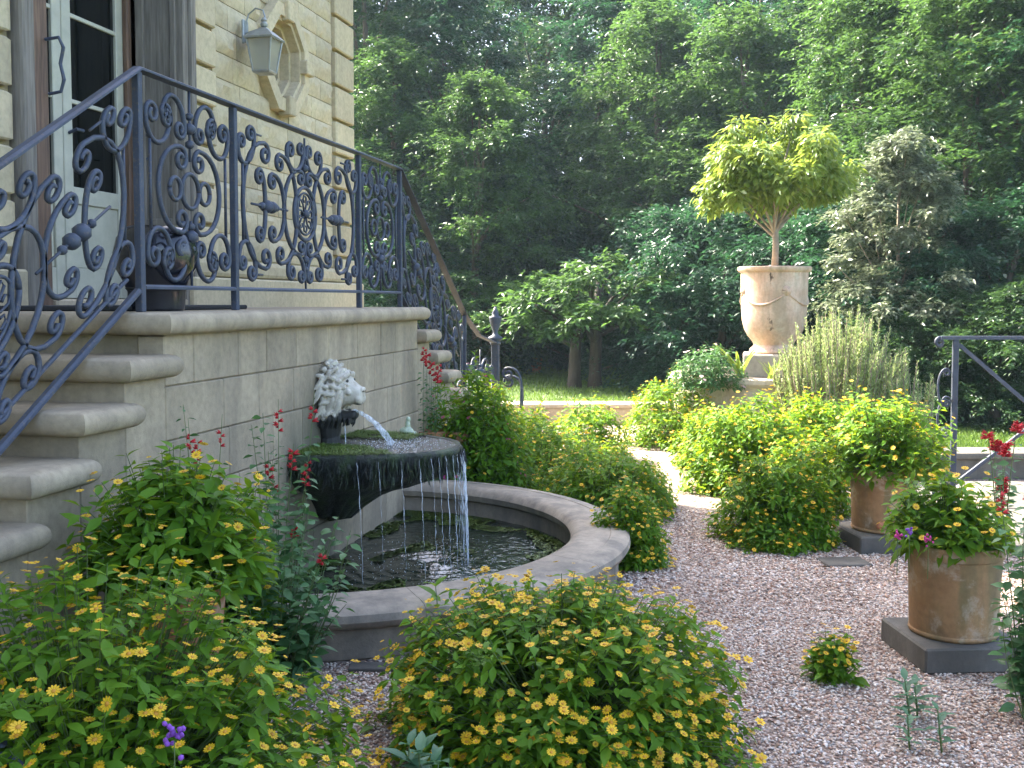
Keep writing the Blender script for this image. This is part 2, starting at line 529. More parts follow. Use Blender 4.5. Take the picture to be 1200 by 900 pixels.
g = MB().add([(-300, -300, 0), (300, -300, 0), (300, 400, 0), (-300, 400, 0)], [(0, 1, 2, 3)]).build('lawn', M['lawn'])
tag(g, 'green lawn running back to the trees', None, None, 'structure')
WA = on_z(560, 497); WB = on_z(790, 497)          # foot of the far low wall
RA = on_z(1085, 562); RB = on_z(1260, 562)         # foot of the right low wall
YFAR = WA.y
g = MB().add([(-3.6, -3, .004), (4.5, -3, .004), (4.5, RB.y + .45, .004), (RA.x, RA.y, .004), (WB.x + .6, WB.y, .004), (WA.x - 1, WA.y - .2, .004), (-3.6, WA.y - .6, .004)],
             [(0, 1, 2, 3, 4, 5, 6)]).build('gravel_path', M['gravel'])
tag(g, 'pinkish gravel path curving past the fountain', None, None, 'structure')

# ------------------------------------------------------------------ loose pebbles
ico = (np.array([(1, 0, 0), (-1, 0, 0), (0, 1, 0), (0, -1, 0), (0, 0, 1), (0, 0, -.6)], float),
       np.array([(0, 2, 4), (2, 1, 4), (1, 3, 4), (3, 0, 4), (2, 0, 5), (1, 2, 5), (3, 1, 5), (0, 3, 5)], int))
def pebbles(n, x0, x1, y0, y1, smin, smax):
    P = np.stack([RNG.uniform(x0, x1, n), RNG.uniform(y0, y1, n), np.zeros(n)], 1)
    keep = ((P[:, 0] - WALL_X) ** 2 + (P[:, 1] - YC) ** 2 > (BR + .01) ** 2) & (P[:, 0] > WALL_X)
    P = P[keep]; n = len(P)
    S = RNG.uniform(smin, smax, n)[:, None] * np.stack([RNG.uniform(.8, 1.35, n), RNG.uniform(.6, 1, n), RNG.uniform(.4, .75, n)], 1)
    P[:, 2] = .004 + S[:, 2] * RNG.uniform(.1, .8, n)
    a = RNG.uniform(0, 2 * PI, n)
    D = np.stack([np.cos(a), np.sin(a), RNG.normal(0, .35, n)], 1)
    return P, frames(D, RNG.normal(0, .4, n)), S
parts_ = [pebbles(62000, -1.75, 2.1, 2.55, 5.4, .0055, .0105), pebbles(26000, -1.2, 2.4, 5.4, 7.6, .007, .0125)]
Pp = np.concatenate([q[0] for q in parts_]); Mp = np.concatenate([q[1] for q in parts_]); Sp = np.concatenate([q[2] for q in parts_])
me = scatter('gravel_stones', ico, Pp, Mp, Sp, M['pebble'], smooth=False)
tag(link(bpy.data.objects.new('gravel_stones', me)), 'small pink, white and brown gravel stones on the path', None, None, 'stuff')

def wpart(mb, name, mats, root, smooth=False):
    o = mb.build(name, mats, root, smooth)
    o.location = -root.location
    return o

def sub(name, root):
    o = bpy.data.objects.new(name, None)
    o.empty_display_size = .05
    link(o, root)
    o.location = -root.location
    return o

# ================================================================== HOUSE
house = thing('house', 'tall house of yellow limestone blocks with panelled double door', 'house', (-6.5, 4.0, 0))
# core walls, set back behind the facing blocks; opening for the door
CX = FX - .25
DY0, DY1, DZ = 4.90, 6.24, 4.3     # door opening
mb = MB()
mb.box((-12, -8, 0), (CX - .02, DY0, 8.2)); mb.box((-12, DY0, DZ), (CX - .02, DY1, 8.2)); mb.box((-12, DY1, 0), (CX - .02, 7.3, 8.2)); mb.box((-12, 7.3, 5.2), (FX - .3, 7.9, 8.2))  # unseen tall upper block, stepped to set where its shade ends outside
mb.box((-12, DY0, 0), (-5.2, DY1, DZ)); mb.box((-12, 7.3, 0), (CX - .02, YH - .25, 5.0))
wpart(mb, 'wall', M['facade'], house)
mb = MB().box((-12.3, -8.3, 8.2), (FX + .25, 7.55, 8.45))
mb.add([(-12.3, -8.3, 8.45), (FX + .25, -8.3, 8.45), (FX + .25, 7.55, 8.45), (-12.3, 7.55, 8.45), (-8, -4, 10.6), (-8, 3.5, 10.6)],
       [(0, 1, 4), (1, 2, 5, 4), (2, 3, 5), (3, 0, 4, 5)])
wpart(mb, 'roof', M['slate'], house)
mb = MB().box((-12, 7.32, 5.0), (FX + .12, YH + .12, 5.2))  # unseen top of the end section, kept low to let sun over
wpart(mb, 'parapet', M['facade'], house)

def rock_block(seed, nx=8, nz=4, rough=.5):
    """unit block, front face at x = 0 (facing +x), y 0..1, z 0..1, uneven split front"""
    rs = random.Random(seed)
    vs, fs = [], []
    for j in range(nz + 1):
        for i in range(nx + 1):
            u, w = i / nx, j / nz
            e = min(min(u, 1 - u) * nx, min(w, 1 - w) * nz)
            d = 0 if e < .5 else 0.12 * rough * (1.1 + rs.uniform(-1.1, 1.5))
            vs.append((d, u, w))
    for j in range(nz):
        for i in range(nx):
            a = j * (nx + 1) + i
            fs.append((a, a + 1, a + nx + 2, a + nx + 1))
    k = len(vs)
    vs += [(-1, 0, 0), (-1, 1, 0), (-1, 1, 1), (-1, 0, 1)]
    c = [0, nx, (nx + 1) * (nz + 1) - 1, (nx + 1) * nz]
    # sides
    fs.append((k, k + 1) + tuple(range(nx, -1, -1)))
    fs.append((k + 2, k + 3) + tuple((nx + 1) * nz + i for i in range(nx + 1)))
    fs.append((k + 3, k) + tuple((nx + 1) * j for j in range(nz + 1)))
    fs.append((k + 1, k + 2) + tuple((nx + 1) * j + nx for j in range(nz, -1, -1)))
    mb = MB().add(vs, fs)
    return mb.mesh('stone_block', M['facade'], 'auto')
ROCK = [rock_block(s) for s in range(7)]
def smooth_block(b=.03):
    mb = MB().bbox((-1, 0, 0), (0, 1, 1), .04)
    return mb.mesh('stone_block', M['facade'])
SMOOTH = smooth_block()
# rock-faced field either side of the octagonal window
OWY, OWZ, OWR = 7.80, 3.36, .38
ch = .176
z = ZL + .34; row = 0
while z < 4.75:
    def lay(a, b):
        y = a
        first = True
        while y < b - .03:
            ln = random.uniform(.36, .56)
            if first and row % 2: ln *= .55
            first = False
            if b - (y + ln) < .18: ln = b - y
            o = inst('stone_block', random.choice(ROCK), house, Vector((FX - .03, y + .003, z + .003)) - house.location, None, (.2, ln - .006, ch - .006))
            y += ln
    zc = 0 if z < OWZ < z + ch else min(abs(z - OWZ), abs(z + ch - OWZ))
    half = 0
    if zc < OWR:
        half = OWR if zc < OWR * .414 else OWR * (1.414) - zc
        half = min(half, OWR) - .03
    if half > 0:
        lay(6.72, OWY - half); lay(OWY + half, 8.88)
    else:
        lay(6.72, 8.88)
    z += ch; row += 1
# smooth quoins: beside the door, at the corner, and on the near side of the door
for (ya, yb, c2, off) in ((DY1 + .02, 6.72, .262, .0), (8.88, YH, .30, .1), (3.75, 4.64, .262, 0), (2.6, 3.745, .262, 0)):
    z = ZL + .34 + off - .3
    while z < 4.95:
        inst('stone_block', SMOOTH, house, Vector((FX + .012, ya + .006, z)) - house.location, None, (.24, yb - ya - .012, c2 - .028))
        z += c2
# corner return so that the corner is solid
wpart(MB().box((-11.9, YH - .26, 0), (FX - .05, YH - .03, 4.99)), 'corner_wall', M['facade'], house)
# mortar bed behind the facing blocks, left open at the octagonal window
mb = MB()
for (a, b, c, d) in ((DY1 + .02, OWY - .34, ZL - 1.4, 4.99), (OWY + .34, YH - .02, ZL - 1.4, 4.99), (OWY - .34, OWY + .34, ZL - 1.4, OWZ - .34), (OWY - .34, OWY + .34, OWZ + .34, 4.99)):
    mb.box((-3.73, a, c), (FX - .04, b, d))
for sy in (-1, 1):
    for sz in (-1, 1):
        p = [(OWY + sy * .34, OWZ + sz * .34), (OWY + sy * .145, OWZ + sz * .34), (OWY + sy * .34, OWZ + sz * .145)]
        mb.add([(FX - .04, y, z) for y, z in p] + [(-3.73, y, z) for y, z in p], [(0, 1, 2), (3, 4, 5), (0, 1, 4, 3), (1, 2, 5, 4), (2, 0, 3, 5)])
mb.box((-3.73, -6, 0), (FX - .04, 4.66, 8.15))
mb.box((-3.73, 4.9, 4.32), (FX - .04, DY1 + .02, 8.15)); mb.box((-3.73, DY1 + .02, 4.991), (FX - .04, 7.28, 8.15))
wpart(mb, 'joint_bed', M['mortar_pale'], house)
# plinth along the foot of the front
wpart(MB().bbox((FX - .2, DY1 + .03, ZL - .2), (FX + .07, YH + .05, ZL + .20), .012), 'plinth', M['facade'], house)
wpart(MB().bbox((FX - .2, DY1 + .03, ZL + .205), (FX + .045, YH + .03, ZL + .325), .03, 2), 'plinth_moulding', M['facade'], house)
wpart(MB().bbox((FX - .2, 2.6, ZL - .2), (FX + .07, 4.64, ZL + .20), .012), 'plinth', M['facade'], house)

# octagonal window
win = sub('window', house)
def octo(r, x, c=(OWY, OWZ)):
    return [(x, c[0] + r * math.cos(PI / 8 + k * PI / 4), c[1] + r * math.sin(PI / 8 + k * PI / 4)) for k in range(8)]
def octo_ring(steps, mat, name):
    """steps: list of (radius, x)"""
    mb = MB(); vs = []
    for r, x in steps: vs += octo(r / math.cos(PI / 8), x)
    fs = []
    for s in range(len(steps) - 1):
        for k in range(8):
            k2 = (k + 1) % 8
            fs.append((s*8+k, s*8+k2, (s+1)*8+k2, (s+1)*8+k))
    mb.add(vs, fs)
    o = mb.build(name, mat, win)
    return o
octo_ring([(.405, FX - .04), (.405, FX + .045), (.31, FX + .05), (.31, FX + .02), (.28, FX + .02), (.28, FX - .06), (.25, FX - .06), (.25, FX - .14), (.22, FX - .14), (.22, FX - .22)], M['facade'], 'frame')
mb = MB().add(octo(.25, FX - .215), [tuple(range(8))]); mb.build('pane', M['dark_glass'], win)
for (dy, dz) in ((0, 1), (0, -1), (1, 0), (-1, 0)):
    s = (.055, .075) if dz else (.075, .055)
    c = Vector((0, OWY + dy * .36, OWZ + dz * .36))
    MB().bbox((FX - .02, c.y - s[0], c.z - s[1]), (FX + .085, c.y + s[0], c.z + s[1]), .008).build('keystone', M['facade'], win)

# door in its panelled recess
door = sub('door', house)
DX = FX - .37
def dbox(a, b, name, mat, bev=.004):
    return MB().bbox(a, b, bev).build(name, M[mat], door)
yc = (DY0 + DY1) / 2
for s in (-1, 1):
    a, b = (DY0 + .03, yc - .004) if s < 0 else (yc + .004, DY1 - .03)
    z0, z1 = ZL + .06, 4.25
    dbox((DX - .045, a, z0), (DX, a + .085, z1), 'stile', 'door_paint')
    dbox((DX - .045, b - .085, z0), (DX, b, z1), 'stile', 'door_paint')
    dbox((DX - .044, a + .086, z0), (DX - .002, b - .086, z0 + .18), 'bottom_rail', 'door_paint')
    dbox((DX - .03, a + .086, z0 + .181), (DX - .014, b - .086, z0 + .56), 'panel', 'door_paint')
    dbox((DX - .044, a + .086, z0 + .56), (DX - .002, b - .086, z0 + .66), 'lock_rail', 'door_paint')
    dbox((DX - .028, a + .08, z0 + .66), (DX - .020, b - .08, z1 - .1), 'pane', 'dark_glass', .001)
    for k in range(1, 4):
        zz = z0 + .66 + k * .50
        dbox((DX - .042, a + .086, zz - .013), (DX - .004, b - .086, zz + .013), 'glazing_bar', 'door_paint')
    dbox((DX - .044, a + .086, z1 - .1), (DX - .002, b - .086, z1), 'top_rail', 'door_paint')
h = MB().tube([(DX + .0, yc + .05, 2.48), (DX + .05, yc + .05, 2.5), (DX + .05, yc + .12, 2.5)], .010, 6)
h.build('handle', M['iron'], door)
# far jamb: grey weathered panelling facing the steps; near jamb brown post
jb = sub('door_surround', house)
MB().bbox((FX - .37, DY1, ZL), (FX + .03, DY1 + .06, 4.3), .006).build('jamb_board', M['wood_grey'], jb)
MB().bbox((FX - .30, DY1 - .018, ZL + .5), (FX - .24, DY1, 4.2), .006).build('panel_moulding', M['wood_grey'], jb)
MB().bbox((FX - .06, DY1 - .018, ZL + .5), (FX - .02, DY1, 4.2), .006).build('panel_moulding', M['wood_grey'], jb)
MB().bbox((FX - .239, DY1 - .018, ZL + .5), (FX - .061, DY1, ZL + .57), .006).build('panel_moulding', M['wood_grey'], jb)
MB().bbox((FX - .37, DY1 - .05, ZL), (FX - .33, DY1 - .001, 4.3), .008).build('door_post', M['wood_brown'], jb)
MB().bbox((FX - .02, DY1 + .061, ZL), (FX + .055, DY1 + .13, 4.4), .02, 2).build('architrave', M['wood_grey'], jb)
MB().bbox((FX - .20, 4.66, ZL), (FX + .05, 4.76, 4.4), .02, 2).build('architrave', M['wood_grey'], jb)
MB().bbox((FX - .30, 4.762, ZL), (FX + .02, 4.90, 4.35), .015, 2).build('door_post', M['wood_brown'], jb)
MB().bbox((FX - .1, 4.902, ZL), (FX - .02, 4.925, 4.3), .006).build('bead', M['wood_brown'], jb)
MB().bbox((FX - .6, DY0 + .001, ZL - .05), (FX + .04, DY1 - .001, ZL + .055), .01).build('threshold', M['limestone'], jb)
mb = MB()
for k, zz in enumerate((2.55, 2.40)):
    mb.tube([(FX - .22, DY1 - .03, zz), (FX - .20, DY1 - .06, zz + .0)], .008, 6)
mb.tube([(FX - .20, DY1 - .06, 2.55), (FX - .17, DY1 - .09, 2.55), (FX - .15, DY1 - .09, 2.53)], .006, 6)
mb.build('hook', M['iron'], jb)
MB().tube([(FX + .03, 4.86, 2.82), (FX + .10, 4.87, 2.83), (FX + .12, 4.88, 2.78), (FX + .10, 4.88, 2.70), (FX + .12, 4.88, 2.62), (FX + .10, 4.88, 2.56), (FX + .03, 4.88, 2.55)], .009, 6).build('shutter_hook', M['iron'], jb)

# wall lantern
LY, LZ = 7.10, 3.31
lan = thing('wall_lantern', 'grey metal carriage lantern bracketed to the stone front', 'lantern', (FX + .02, LY, LZ))
lan.scale = (.78, .78, .78)
MB().bbox((0, -.05, .0), (.025, .05, .22), .008).build('backplate', M['lamp_metal'], lan)
MB().tube([(.02, 0, .18), (.05, 0, .27), (.12, 0, .32), (.19, 0, .30), (.21, 0, .24), (.20, 0, .19)], .008, 8).build('bracket_arm', M['lamp_metal'], lan)
MB().tube([(.02, 0, .10), (.09, 0, .12), (.2, 0, .10)], .007, 8).build('bracket_arm', M['lamp_metal'], lan)
lx = .20
def sq(r, z): return [(lx + sx * r, sy * r, z) for sx, sy in ((-1, -1), (1, -1), (1, 1), (-1, 1))]
def frus(levels):
    mb = MB(); vs = []; fs = []
    for r, z in levels: vs += sq(r, z)
    for s in range(len(levels) - 1):
        for k in range(4): fs.append((s*4+k, s*4+(k+1)%4, s*4+4+(k+1)%4, s*4+4+k))
    fs += [(3, 2, 1, 0), tuple(len(vs) - 4 + k for k in range(4))]
    return mb.add(vs, fs)
frus([(.135, .03), (.14, .045), (.07, .11), (.045, .125), (.03, .14)]).build('cap', M['lamp_metal'], lan)
MB().lathe([(.01, .0), (.03, .02), (.035, .04), (.022, .06), (.03, .075), (.012, .1)], 12, (lx, 0, .135)).build('finial', M['lamp_metal'], lan)
frus([(.075, -.27), (.085, -.255), (.085, -.245), (.075, -.245)]).build('base', M['lamp_metal'], lan)
for sx, sy in ((-1, -1), (1, -1), (1, 1), (-1, 1)):
    MB().tube([(lx + sx * .078, sy * .078, -.245), (lx + sx * .118, sy * .118, .03)], .009, 5).build('corner_bar', M['lamp_metal'], lan)
for k in range(4):
    a, b = sq(.076, -.243), sq(.113, .03)
    MB().add([a[k], a[(k+1)%4], b[(k+1)%4], b[k]], [(0, 1, 2, 3)]).build('pane', M['lamp_glass'], lan)
MB().lathe([(.02, -.24), (.02, -.15), (.03, -.12), (.028, -.06), (.005, -.03)], 12, (lx, 0, 0)).build('bulb', M['door_paint'], lan)

# ================================================================== STAIRS AND LANDING
stair = thing('stone_staircase', 'double flight of limestone steps rising to a landing with rounded nosings', 'staircase', (-2.9, YC, 0))
def tread_slab(x0, x1, y0, y1, z, t=.092, mat='limestone'):
    bm = bmesh.new()
    bmesh.ops.create_cube(bm, size=1)
    for q in bm.verts:
        q.co = Vector((x0 + (q.co.x + .5) * (x1 - x0), y0 + (q.co.y + .5) * (y1 - y0), z - t + (q.co.z + .5) * t))
    es = [e for e in bm.edges if abs(e.verts[0].co.z - e.verts[1].co.z) < 1e-5]
    bmesh.ops.bevel(bm, geom=es, offset=t * .47, segments=6, affect='EDGES', profile=.5)
    bm.verts.index_update()
    mb = MB().add([q.co for q in bm.verts], [[q.index for q in f.verts] for f in bm.faces])
    bm.free()
    return mb
NOSE = .075
wpart(tread_slab(FX + .07, WALL_X + NOSE, Y0 - NOSE, Y1 + NOSE, ZL), 'landing_slab', M['limestone'], stair, 'auto')
# core and facing blocks of the landing wall
wpart(MB().box((FX + .08, Y0 + .02, 0), (WALL_X - .016, Y1 - .02, ZL - .094)), 'wall_core', M['mortar'], stair)
def wall_block(w, hgt, dep=.12):
    return MB().bbox((-dep, 0, 0), (0, w, hgt), .005).mesh('stone_block', M['limestone'])
cuts = [ZL - .093, 1.37, 1.149, .926, .702, .479, .255, .03]
rs = random.Random(5)
for i in range(len(cuts) - 1):
    zt, zb = cuts[i], cuts[i + 1]
    y = Y0 + .0
    while y < Y1 - .01:
        ln = rs.uniform(.30, .50) * (1 if i else 1.3)
        if y == Y0 and i % 2: ln *= .6
        if Y1 - (y + ln) < .2: ln = Y1 - y
        o = inst('stone_block', wall_block(ln - .0035, zt - zb - .004), stair, Vector((WALL_X + rs.uniform(-.002, .002), y, zb + .003)) - stair.location)
        y += ln
# near end face of the landing above first step
def flight(sgn, ystart):
    """sgn -1 comes down toward -Y, +1 toward +Y"""
    for k in range(1, 9):
        z = ZL - k * RISE
        ya = ystart + sgn * (k - 1) * TREAD
        yb = ystart + sgn * k * TREAD
        lo, hi = min(ya, yb), max(ya, yb)
        if z - .094 > .0:
            if sgn < 0: wpart(tread_slab(FX + .08, WALL_X + NOSE, lo - NOSE, hi + .02, z), 'tread', M['limestone'], stair, 'auto')
            else: wpart(tread_slab(FX + .08, WALL_X + NOSE, lo - .02, hi + NOSE, z), 'tread', M['limestone'], stair, 'auto')
            wpart(MB().bbox((FX + .08, lo + .0015, 0), (WALL_X, hi - .0015, z - .0935), .004), 'step_block', M['limestone'], stair)
        elif z > .02:
            if sgn < 0: wpart(tread_slab(FX + .08, WALL_X + NOSE, lo - NOSE, hi + .02, z, z), 'tread', M['limestone'], stair, 'auto')
            else: wpart(tread_slab(FX + .08, WALL_X + NOSE, lo - .02, hi + NOSE, z, z), 'tread', M['limestone'], stair, 'auto')
flight(-1, Y0)
flight(1, Y1)

# door mat and glossy pot on the landing
mat_o = MB().bbox((-3.35, 4.15, ZL + .001), (-2.62, 5.35, ZL + .024), .006).build('door_mat', M['black_rubber'])
tag(mat_o, 'black rubber mat lying on the stone landing', 'mat')
gp = at_d(184, 352, 4.78)
pot = thing('glazed_pot', 'round glossy black pot on the landing behind the iron railing', 'pot', (gp.x, gp.y, ZL + .001))
pot.scale = (.86, .86, .95)
MB().lathe([(.13, 0), (.14, .01), (.145, .09), (.15, .10), (.165, .14), (.2, .2), (.215, .27), (.2, .34), (.16, .385), (.13, .395), (.12, .38), (.02, .37)], 40, wob=lambda a, z: 1 + .02 * math.sin(5 * a + 14 * z) * (z > .1)).build('body', M['black_gloss'], pot, 'auto')
MB().lathe([(.150, .098), (.156, .105), (.150, .112)], 40).build('band', M['black_rubber'], pot, True)

# ================================================================== FAR WALLS, RIGHT WALL
def low_wall(name, label, a, b, hgt, th, mat, cap, n=1):
    a = Vector((a.x, a.y, 0)); b = Vector((b.x, b.y, 0))
    d = b - a; L = d.length; ang = math.atan2(d.y, d.x)
    t = thing(name, label, 'wall', a, None, ang)
    k = max(1, int(L / .75)); s = L / k
    for i in range(k):
        MB().bbox((i * s + .002, 0, 0), ((i + 1) * s - .002, th, hgt - .06), .006).build('stone_block', M[mat], t)
        MB().bbox((i * s + .002, -.04, hgt - .059), ((i + 1) * s - .002, th + .04, hgt), .018, 2).build('coping_stone', M[cap], t)
    return t
hw = CAM_H - (474 - 352) / F * depth(WA)
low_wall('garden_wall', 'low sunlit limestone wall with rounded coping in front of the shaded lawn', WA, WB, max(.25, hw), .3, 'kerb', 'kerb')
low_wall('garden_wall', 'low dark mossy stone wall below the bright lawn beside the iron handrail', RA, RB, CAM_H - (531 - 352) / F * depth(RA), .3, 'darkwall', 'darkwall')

# ================================================================== IRON RAILING
def spiral_pts(c, r, ang, s, turns=1.2, n=22, rend=.30):
    """outer point first, winding inward; s = +1 anticlockwise"""
    out = []
    for i in range(n + 1):
        t = i / n
        rr = r * (1 - (1 - rend) * t ** .9)
        a = ang + s * 2 * PI * turns * t
        out.append((c[0] + rr * math.cos(a), c[1] + rr * math.sin(a)))
    return out
def bez(p0, t0, p1, t1, k, n=14):
    h0 = (p0[0] + t0[0] * k, p0[1] + t0[1] * k); h1 = (p1[0] - t1[0] * k, p1[1] - t1[1] * k)
    out = []
    for i in range(1, n):
        t = i / n; q = 1 - t
        out.append(tuple(q**3 * a + 3*q*q*t * b + 3*q*t*t * c + t**3 * d for a, b, c, d in zip(p0, h0, h1, p1)))
    return out
def scroll(A, ra, al, sa, B, rb, be, sb, k=None):
    """bar from a spiral at A to a spiral at B. al, be: degrees where the bar leaves / enters; sa, sb winding signs"""
    al, be = math.radians(al), math.radians(be)
    pa = spiral_pts(A, ra, al, sa); pb = spiral_pts(B, rb, be, sb)
    ta = (sa * math.sin(al), -sa * math.cos(al))
    tb = (-sb * math.sin(be), sb * math.cos(be))
    if k is None: k = .45 * math.hypot(pa[0][0] - pb[0][0], pa[0][1] - pb[0][1])
    return pa[::-1] + bez(pa[0], ta, pb[0], tb, k) + pb
def c_scroll(A, ra, B, rb, side, k=None):
    """spirals at A (top) and B (bottom); bar bulges to side -1 left / +1 right"""
    return scroll(A, ra, 90, side, B, rb, -90, -side, k)
def u_scroll(A, ra, B, rb, side, k=None):
    """spirals at A (left) and B (right); bar passes above (+1) or below (-1)"""
    return scroll(A, ra, 180, side, B, rb, 0, -side, k)
def circ(c, r, n=28): return [(c[0] + r * math.cos(2*PI*i/n), c[1] + r * math.sin(2*PI*i/n)) for i in range(n + 1)]
def mir(ps, m=-1): return [(m * u, v) for u, v in ps]
BAR = .0115
def narrow_panel(w, h):
    E = []   # (name, points, radius)
    s = w / .83
    for m in (-1, 1):
        f = lambda ps: [(m * u * s, v * h / .88) for u, v in ps]
        E.append(('bar', f([(.345, .25), (.345, .63)]), .007))
        for vm in (0, 1):
            g2 = (lambda ps: f([(u, .88 - v) for u, v in ps])) if vm else f
            E.append(('scroll', g2(u_scroll((.09, .175), .044, (.195, .14), .040, -1, .16)), BAR))
            E.append(('scroll', g2(u_scroll((.215, .12), .040, (.325, .14), .052, 1, .17)), BAR))
        E.append(('scroll', f(c_scroll((.085, .575), .056, (.085, .305), .056, 1, .26)), BAR))
        E.append(('ring', f(circ((.135, .44), .05, 20)), BAR * .9))
    E.append(('ring', [(u * s, v * h / .88) for u, v in circ((0, .44), .078, 24)], BAR * .9))
    E.append(('spindle', [(0, .01), (0, .30)], .006)); E.append(('spindle', [(0, .56), (0, .87)], .006))
    K = [(0, .72, .026), (0, .775, .018), (0, .65, .02), (0, .28, .018), (0, .235, .03), (0, .18, .018)]
    return E, [(u * s, v * h / .88, r) for u, v, r in K], []
def wide_panel(w, h):
    E = []
    s = w / 1.7
    for m in (-1, 1):
        f = lambda ps: [(m * u * s, v * h / .88) for u, v in ps]
        E.append(('scroll', f(c_scroll((.06, .635), .042, (.06, .245), .042, 1, .30)), BAR))
        for vm in (0, 1):
            g2 = (lambda ps: f([(u, .88 - v) for u, v in ps])) if vm else f
            E.append(('scroll', g2(u_scroll((.06, .085), .040, (.195, .105), .048, 1, .15)), BAR))
            E.append(('scroll', g2(u_scroll((.685, .09), .045, (.785, .14), .042, 1, .17)), BAR))
        E.append(('scroll', f(c_scroll((.335, .685), .05, (.335, .195), .05, -1, .30)), BAR))
        E.append(('scroll', f(c_scroll((.52, .71), .058, (.52, .17), .058, 1, .34)), BAR))
        E.append(('scroll', f(c_scroll((.43, .575), .044, (.43, .305), .044, -1, .20)), BAR))
        E.append(('scroll', f(c_scroll((.585, .585), .042, (.585, .295), .042, -1, .09)), BAR))
        E.append(('bar', f([(.775, .24), (.775, .63)]), .007))
        E.append(('bar', f([(.56, .80), (.65, .80)]), .006)); E.append(('bar', f([(.56, .08), (.65, .08)]), .006))
        E.append(('spindle', f([(.24, .44), (.68, .44)]), .0065))
    f = lambda ps: [(u * s, v * h / .88) for u, v in ps]
    E.append(('ring', f(circ((0, .44), .15, 36)), BAR)); E.append(('ring', f(circ((0, .44), .118, 32)), .007))
    for k in range(8):
        a = PI / 4 * k
        pet = [(.022 * math.cos(a), .44 + .022 * math.sin(a)), (.06 * math.cos(a - .32), .44 + .06 * math.sin(a - .32)), (.098 * math.cos(a - .15), .44 + .098 * math.sin(a - .15)),
               (.105 * math.cos(a + .12), .44 + .105 * math.sin(a + .12)), (.085 * math.cos(a + .3), .44 + .085 * math.sin(a + .3)), (.066 * math.cos(a + .16), .44 + .066 * math.sin(a + .16))]
        E.append(('petal_scroll', f(pet), .0055))
    E.append(('spindle', f([(0, .01), (0, .29)]), .006)); E.append(('spindle', f([(0, .59), (0, .87)]), .006))
    K = [(0, .44, .026), (0, .70, .022), (0, .755, .016), (0, .18, .022), (0, .125, .016)]
    for m in (-1, 1): K += [(m * .44, .44, .032), (m * .50, .44, .034), (m * .56, .44, .018), (m * .385, .44, .018)]
    return E, [(u * s, v * h / .88, r) for u, v, r in K], []
def sphere_mesh(name, mat, n=10):
    prof = [(.05, -1)] + [(math.cos(t), math.sin(t)) for t in [-1.2, -.8, -.4, 0, .4, .8, 1.2]] + [(.05, 1)]
    return MB().lathe([(r * (1 + .12 * (i % 2)), z) for i, (r, z) in enumerate(prof)], n).mesh(name, mat, True)
KNOB = sphere_mesh('knob', M['iron'])
RX = -2.40
HR = .98
rail = thing('iron_railing', 'blue-grey wrought iron scroll railing along the landing and both stair flights', 'railing', (RX, YC, ZL))
def panel(kind, p0, p1, v0, h):
    """p0, p1: foot points (v = 0 line) of the panel; slope follows"""
    p0, p1 = Vector(p0), Vector(p1)
    hor = Vector((p1.x - p0.x, p1.y - p0.y, 0)); w = hor.length
    E, K, _ = (narrow_panel if kind == 'n' else wide_panel)(w, h)
    mid = (p0 + p1) / 2; du = (p1 - p0) / w
    nrm = hor.normalized().cross(Vector((0, 0, 1)))
    fm = lambda u, v: mid + du * u + Vector((0, 0, v0 + v)) - rail.location
    for nm, ps, r in E:
        MB().tube([fm(u, v) for u, v in ps], r, 6, up=nrm).build(nm, M['iron'], rail, True)
    for u, v, r in K:
        inst('knob', KNOB, rail, fm(u, v), None, (r, r, r))
def post(p, z0, z1, r=.016):
    wpart(MB().bbox((p[0] - r, p[1] - r, z0), (p[0] + r, p[1] + r, z1), .003), 'post', M['iron'], rail)
def flatbar(pts, name, hw=.026, hh=.011):
    """rectangular bar along a polyline"""
    pts = [Vector(p) for p in pts]; vs = []; fs = []
    for i, p in enumerate(pts):
        t = (pts[min(i+1, len(pts)-1)] - pts[max(i-1, 0)]).normalized()
        u = t.cross(Vector((0, 0, 1))).normalized(); w = u.cross(t)
        for a, b in ((-1, -.4), (1, -.4), (1, .4), (.55, 1), (-.55, 1), (-1, .4)): vs.append(p + u * a * hw + w * b * hh)
    n = 6
    for i in range(len(pts) - 1):
        for k in range(n): fs.append((i*n+k, i*n+(k+1)%n, (i+1)*n+(k+1)%n, (i+1)*n+k))
    fs += [tuple(range(n))[::-1], tuple((len(pts)-1)*n + k for k in range(n))]
    wpart(MB().add(vs, fs), name, M['iron'], rail)
YA, YB = 3.94, 7.31
SL = RISE / TREAD
for y in (YA, 4.77, 6.48, YB): post((RX, y), ZL + .001, ZL + HR - .01)
for a, b, k in ((YA + .02, 4.75, 'n'), (4.79, 6.46, 'w'), (6.50, YB - .02, 'n')):
    panel(k, (RX, a, ZL), (RX, b, ZL), .10, HR - .12)
flatbar([(RX, YA + .018, ZL + .10), (RX, YB - .018, ZL + .10)], 'bottom_rail', .016, .013)
